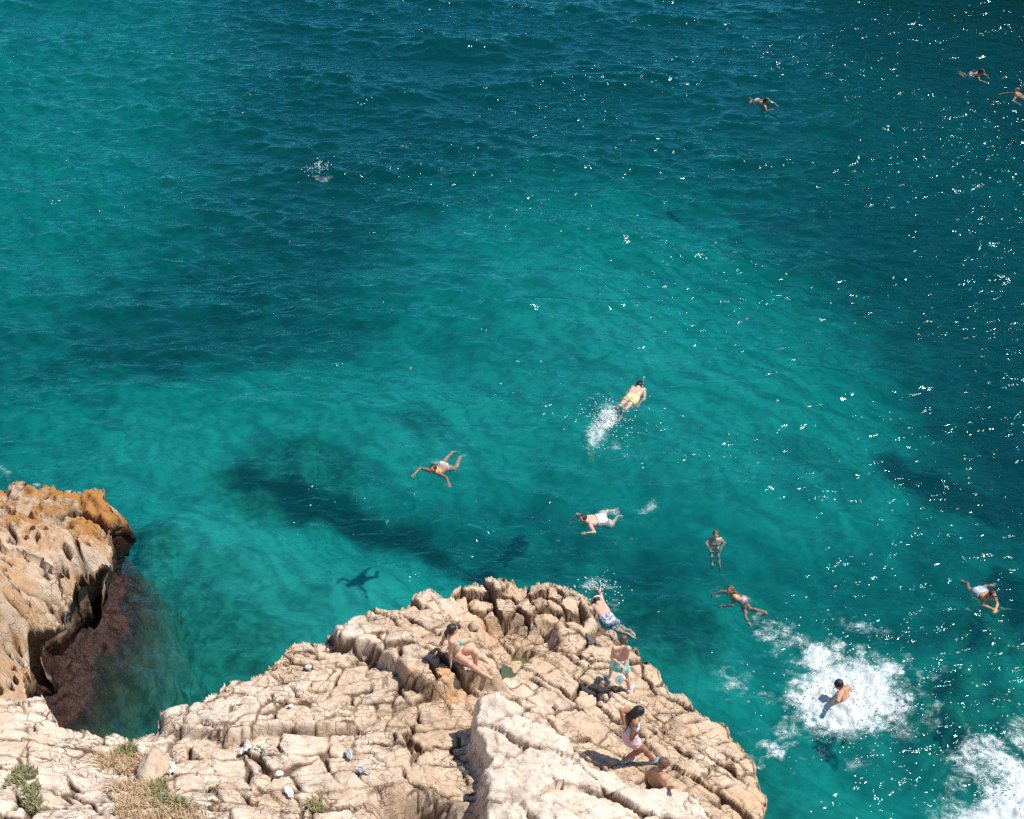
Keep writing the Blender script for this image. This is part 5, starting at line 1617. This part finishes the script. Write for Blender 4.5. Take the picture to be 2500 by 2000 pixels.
def ring_field(c, n, r, w, k=0.004, squash=1.0, seg=22):
    n = unit(n); a = unit(np.cross(n, [0, 0, 1.0]) if abs(n[2]) < .9 else np.cross(n, [1.0, 0, 0])); b_ = np.cross(n, a)
    g = Field(k)
    pt = [c + a * math.cos(i / seg * 2 * math.pi) * r + b_ * math.sin(i / seg * 2 * math.pi) * r * squash for i in range(seg)]
    for p0, p1 in zip(pt, pt[1:] + pt[:1]): g.cone(p0, w, p1, w)
    return g, a, b_


# full-face mask hanging from the boy's hand
bj = boy['J']
mc = ext(bj['wrR'] + np.array([0, 0, -0.10]), 1514, 1659, 0.16, True)
view = unit(np.array([0, 0, CAM_H]) - mc)
nrm = unit(view + np.array([-.15, 0, .1]))
mask = empty('diving_mask', mc, 'white full-face diving mask with orange snorkel held behind the back by the boy', 'diving mask')
g, a_, b__ = ring_field(mc, nrm, 0.085, 0.016, squash=1.0); v, F = g.mesh(0.007); child('mask_frame', mesh_np('mask_frame', v, F, WHITE), mask)
g = Field(0); g.ell(mc + nrm * 0.012, [0.082, 0.082, 0.030], [a_, b__, nrm]); v, F = g.mesh(0.008); child('visor', mesh_np('visor', v, F, MAT_LENS), mask)
g = Field(0.01); g.ell(mc - nrm * 0.0 + a_ * 0.0 - np.array([0, 0, 0.02]), [0.028, 0.035, 0.02], [a_, b__, nrm]); v, F = g.mesh(0.007); child('nose_cup', mesh_np('nose_cup', v, F, GREYR), mask)
tip = ext(mc, 1531, 1661, 0.13, True)
g = Field(0.01); g.cone(mc + (tip - mc) * .65, 0.020, tip, 0.017); v, F = g.mesh(0.007); child('snorkel_tube', mesh_np('snorkel_tube', v, F, ORANGE), mask)
g = Field(0.01); g.cone(mc + (bj['wrR'] - mc) * 0.45, 0.010, bj['wrR'] + unit(mc - bj['wrR']) * 0.07, 0.008); v, F = g.mesh(0.006); child('strap', mesh_np('strap', v, F, WHITE), mask)

# mask and snorkel of the yellow-shorts snorkeler
def head_gear(Rr, label, frame, tipm, side, lens_col=BLACKP):
    hd, lk, hu, hr = Rr['hd'], Rr['look'], Rr['hup'], Rr['hr']
    root = empty('snorkel_mask', hd, label, 'snorkel mask')
    seg = 20; g = Field(0.003); c = hd + hu * 0.012 - lk * 0.012
    pt = [c + hr * math.cos(i / seg * 2 * math.pi) * 0.092 + lk * math.sin(i / seg * 2 * math.pi) * 0.106 for i in range(seg)]
    for p0, p1 in zip(pt, pt[1:] + pt[:1]): g.cone(p0 - hu * .006, 0.009, p1 - hu * .006, 0.009); g.cone(p0 + hu * .008, 0.009, p1 + hu * .008, 0.009)
    v, F = g.mesh(0.006); child('strap', mesh_np('strap', v, F, frame), root)
    g = Field(0.01); g.ell(hd + lk * 0.095 + hu * 0.01, [0.075, 0.028, 0.045], [hr, lk, hu]); v, F = g.mesh(0.008); child('visor', mesh_np('visor', v, F, lens_col), root)
    g = Field(0.004); a = hd + hr * side * 0.085 + lk * 0.06 - hu * 0.05; b_ = a - lk * 0.12 + hu * 0.10; e = b_ - lk * 0.14 + hr * side * .03 + hu * 0.02
    g.cone(a, 0.012, b_, 0.012); g.cone(b_, 0.012, e, 0.012); v, F = g.mesh(0.006); child('snorkel_tube', mesh_np('snorkel_tube', v, F, WHITE), root)
    g = Field(0.004); g.cone(e, 0.019, e - lk * 0.04, 0.019); v, F = g.mesh(0.006); child('snorkel_tip', mesh_np('snorkel_tip', v, F, tipm), root)


head_gear(snork, 'black strapped mask with white snorkel worn by the snorkeler in yellow shorts', BLACKP, WHITE, 1)
head_gear(snork2, 'white mask with orange snorkel tip worn by the snorkeler beside the ledge', WHITE, ORANGE, 1)
# sunglasses
hd, lk, hu, hr = sung['hd'], sung['look'], sung['hup'], sung['hr']
g = Field(0.004)
for sg in (-1, 1): g.ell(hd + lk * 0.092 + hr * sg * 0.032 + hu * 0.012, [0.030, 0.010, 0.020], [hr, lk, hu]); g.cone(hd + lk * .08 + hr * sg * .06 + hu * .015, .006, hd + hr * sg * .085 + hu * .01, .005)
v, F = g.mesh(0.005); q = child('sunglasses', mesh_np('sunglasses', v, F, BLACKP), None); q['label'] = 'dark sunglasses on the woman swimming near the right edge'; q['category'] = 'sunglasses'

# ------------------------------------------------------------------ things lying on the rock
def flat_blob(name, label, cat, px, py, sx, sy, rot, mat, th=0.02, crumple=0.0, seed=1, n=26, lift=0.02, group=None):
    c = Pg(px, py)
    th_ = np.linspace(0, 2 * np.pi, n, endpoint=False)
    V = []; F = []
    rr = np.linspace(0.12, 1, 6)
    for sgn in (1, -1):
        for r in rr:
            for a in th_:
                k = 1 + crumple * 0.5 * float(vnoise(np.array([math.cos(a) * 1.7 + seed]), np.array([math.sin(a) * 1.7 + seed]))[0])
                x_ = r * math.cos(a) * sx * k; y_ = r * math.sin(a) * sy * k
                z_ = th * math.sqrt(max(1 - r ** 4, 0)) * sgn
                if crumple: z_ += crumple * 0.5 * sx * float(vnoise(np.array([x_ / sx * 2.5 + seed]), np.array([y_ / sx * 2.5]))[0]) * (1 if sgn > 0 else .9)
                X_ = x_ * math.cos(rot) - y_ * math.sin(rot); Y_ = x_ * math.sin(rot) + y_ * math.cos(rot)
                gz = ground(c[0] + X_, c[1] + Y_) * .7 + c[2] * .3
                V.append((X_ + c[0], Y_ + c[1], gz + lift + z_))
    m = len(rr)
    for s_i in range(2):
        o = s_i * m * n
        for i in range(m - 1):
            for j in range(n):
                q = [o + i * n + j, o + i * n + (j + 1) % n, o + (i + 1) * n + (j + 1) % n, o + (i + 1) * n + j]
                F.append(q[::-1] if s_i == 0 else q)
    for j in range(n):
        a, b_ = (m - 1) * n + j, (m - 1) * n + (j + 1) % n
        F.append([a, a + m * n, b_ + m * n, b_])
    me = bpy.data.meshes.new(name); me.from_pydata(V, [], F + [list(range(n)), list(range(m * n, m * n + n))[::-1]]); me.materials.append(mat)
    for p_ in me.polygons: p_.use_smooth = crumple == 0
    root = link(name, me, label=label, cat=cat, group=group)
    return root


PAPER = simple('white_paper', (0.82, 0.82, 0.80), 0.8); FILM = simple('clear_film', (0.46, 0.50, 0.51), 0.25)
flat_blob('flip_flop', 'dark grey flip-flop lying on the rock near the tip of the ledge', 'flip-flop', 1441, 1565, 0.14, 0.055, -1.15, GREYR, 0.018, 0, 2, lift=.05)
fp = Pg(1441, 1565)
flat_blob('paper_litter', 'crumpled white paper beside the pale lump of rock at the lower left', 'litter', 416, 1880, 0.10, 0.15, 0.3, PAPER, 0.03, 0.8, 3, lift=.05)
flat_blob('paper_litter', 'small white scrap in the crack left of the green cord', 'litter', 600, 1832, 0.11, 0.07, 0.4, PAPER, 0.02, 0.8, 4, lift=.05)
flat_blob('paper_litter', 'square white carton in the crack below the green cord', 'litter', 682, 1894, 0.07, 0.06, 0.5, PAPER, 0.03, 0.3, 5, lift=.05)
flat_blob('paper_litter', 'torn white sheet lowest in the crack', 'litter', 706, 1937, 0.06, 0.13, 0.5, PAPER, 0.02, 0.7, 6, lift=.05)
flat_blob('plastic_bag', 'pale blue clear plastic bag lying in the groove', 'litter', 853, 1846, 0.05, 0.15, 0.25, FILM, 0.03, 0.6, 7, lift=.05)
flat_blob('plastic_film', 'clear plastic film spilling out of the groove below the bag', 'litter', 885, 1886, 0.13, 0.045, -0.4, FILM, 0.02, 0.9, 8, lift=.05)
flat_blob('plastic_disc', 'round pale blue plastic lid on the upper edge of the ledge', 'litter', 753, 1634, 0.07, 0.055, 0.2, FILM, 0.025, 0.2, 9, lift=.05)
flat_blob('paper_litter', 'tiny white scrap on the blocks above the litter crack', 'litter', 711, 1727, 0.04, 0.05, 0.2, PAPER, 0.015, 0.6, 10, lift=.04)
CORD = simple('green_cord', (0.03, 0.22, 0.18), 0.7)
g = Field(0.004); rng = np.random.default_rng(9)
pts_ = [Pg(628 + i * 2.4, 1824 + i * 1.9 + 3 * math.sin(i * 1.7)) + np.array([0, 0, 0.04 + .015 * math.sin(i * 2.3)]) for i in range(9)]
for a, b_ in zip(pts_[:-1], pts_[1:]): g.cone(a, 0.012, b_, 0.012)
v, F = g.mesh(0.008); q = child('cord', mesh_np('cord', v, F, CORD), None); q['label'] = 'short green cord tangled in the crack among the white litter'; q['category'] = 'cord'


def stone(name, label, px, py, r, mat, seed, sq=(1, 1, .7), up_=0.6, group=None):
    c = Pg(px, py) + np.array([0, 0, r * up_ * sq[2]])
    bm = bmesh.new(); bmesh.ops.create_icosphere(bm, subdivisions=4 if r > .2 else 3, radius=1)
    V = np.array([v_.co[:] for v_ in bm.verts])
    n = fbm(V[:, 0] * 1.6 + seed, V[:, 1] * 1.6 + V[:, 2] * 1.3, seed, 4) * 0.45
    n = n + fbm(V[:, 0] * 5 + seed, V[:, 1] * 5 + V[:, 2] * 4, seed + 9, 3) * 0.12
    V = V * (1 + n[:, None]) * np.array(sq) * r
    for v_, w_ in zip(bm.verts, V): v_.co = w_
    me = bpy.data.meshes.new(name); bm.to_mesh(me); bm.free(); me.materials.append(mat)
    for p_ in me.polygons: p_.use_smooth = True
    return link(name, me, label=label, cat='stone', loc=tuple(c), group=group)


WROCK = MAT_ROCK; TROCK = simple('tan_rock', (0.50, 0.36, 0.24), 0.9, 0.9, 30, 0.3, 7)
stone('stone', 'large white weathered lump of rock beside the dry grass', 372, 1892, 0.30, WROCK, 3, (.8, 1.5, .6), .25)
stone('stone', 'round pebble sitting in the pale patch on the brown ledge', 1357, 1727, 0.05, simple('pebble', (0.33, 0.22, 0.17), .8), 5)
stone('stone', 'small orange-tan stone above the standing girl', 1466, 1720, 0.055, TROCK, 6)
stone('stone', 'white stone wedged beside the pool left of the tip chunks', 1158, 1532, 0.11, WROCK, 7)


# pools in the hollows
def pool(label, px, py, rx, ry, col, zr, lift):
    c = P(px, py, zr); n = 40; V = [(0, 0, 0)]
    for i in range(n):
        a = i / n * 2 * math.pi; k = 1 + 0.25 * math.sin(3 * a + px) + 0.12 * math.sin(7 * a)
        V.append((rx * k * math.cos(a), ry * k * math.sin(a), 0))
    me = bpy.data.meshes.new('rock_pool'); me.from_pydata(V, [], [(0, 1 + i, 1 + (i + 1) % n) for i in range(n)])
    t = NT('pool_water'); pos = geo_pos(t)
    p = t.n("BsdfPrincipled", {'Base Color': t.mix(t.noise(6, 4, .6, pos), tuple(k * .35 for k in col), col), 'Roughness': 0.06}); t.surf(p)
    me.materials.append(t.m)
    link('rock_pool', me, label=label, cat='rock pool', loc=(c[0], c[1], ground(c[0], c[1]) + lift))


pool('deep green pool in the hollow below the sitting woman\'s feet', 1240, 1640, 0.19, 0.28, (0.12, 0.15, 0.09), 2.15, 0.20)
pool('narrow green pool in the crack right of the brown slab', 1288, 1571, 0.33, 0.12, (0.14, 0.15, 0.06), 1.95, 0.12)




# plants
def tuft(label, spots, colA, colB, n, seed, hgt=0.14, name='grass_tuft', cat='dry grass', width=0.006):
    rng = np.random.default_rng(seed)
    V = []; F = []
    for px, py, rx, ry, frac in spots:
        c = Pg(px, py)
        for i in range(int(n * frac)):
            a = rng.uniform(0, 2 * math.pi); r = math.sqrt(rng.uniform(0, 1))
            # clumped
            x_ = c[0] + math.cos(a) * r * rx; y_ = c[1] + math.sin(a) * r * ry
            if fbm(np.array([x_ * 4]), np.array([y_ * 4]), 801, 2)[0] < -0.15 and rng.uniform() < .8: continue
            z_ = ground(x_, y_) - 0.02
            L = hgt * rng.uniform(.4, 1.2); an = rng.uniform(0, 2 * math.pi); lean = rng.uniform(0.2, 1.1)
            dx, dy = math.cos(an), math.sin(an)
            w = width * rng.uniform(.6, 1.5)
            k = len(V)
            m = (x_ + dx * L * .4 * lean, y_ + dy * L * .4 * lean, z_ + L * .6); e = (x_ + dx * L * lean, y_ + dy * L * lean, z_ + L * .85)
            V += [(x_ - dy * w, y_ + dx * w, z_), (x_ + dy * w, y_ - dx * w, z_), (m[0] - dy * w, m[1] + dx * w, m[2]), (m[0] + dy * w, m[1] - dx * w, m[2]), e]
            F += [(k, k + 1, k + 3, k + 2), (k + 2, k + 3, k + 4)]
    me = bpy.data.meshes.new(name); me.from_pydata(V, [], F)
    t = NT(name + '_mat'); pos = geo_pos(t)
    t.surf(t.n("BsdfPrincipled", {'Base Color': t.mix(t.noise(14, 3, .7, pos), colA, colB), 'Roughness': 0.8}))
    me.materials.append(t.m)
    link(name, me, label=label, cat=cat, kind='stuff')


tuft('dry straw-coloured grass patch between the blocks at the lower left', [(300, 1862, .38, .42, 1), (330, 1930, .36, .40, 1), (400, 1985, .60, .35, 1.3), (345, 1990, .4, .3, .6)], (0.36, 0.235, 0.12), (0.60, 0.44, 0.26), 750, 1)
tuft('olive green tuft at the top of the dry grass', [(310, 1838, .16, .14, 1), (385, 1925, .10, .22, .7), (420, 1960, .3, .12, .7)], (0.10, 0.12, 0.04), (0.30, 0.30, 0.12), 500, 2, name='green_tuft', cat='grass')
tuft('green plant growing down the crack between the blocks in the lower left corner', [(62, 1888, .18, .16, 1), (40, 1915, .14, .14, .6), (78, 1925, .10, .18, .7), (85, 1965, .10, .20, .7), (100, 1975, .2, .08, .6)], (0.12, 0.14, 0.05), (0.34, 0.33, 0.16), 380, 3, 0.10, name='green_plant', cat='plant')
tuft('pale green weed by the dark hollow at the bottom', [(772, 1968, .14, .16, 1)], (0.20, 0.20, 0.07), (0.45, 0.38, 0.18), 300, 4, 0.10, name='weed', cat='plant')
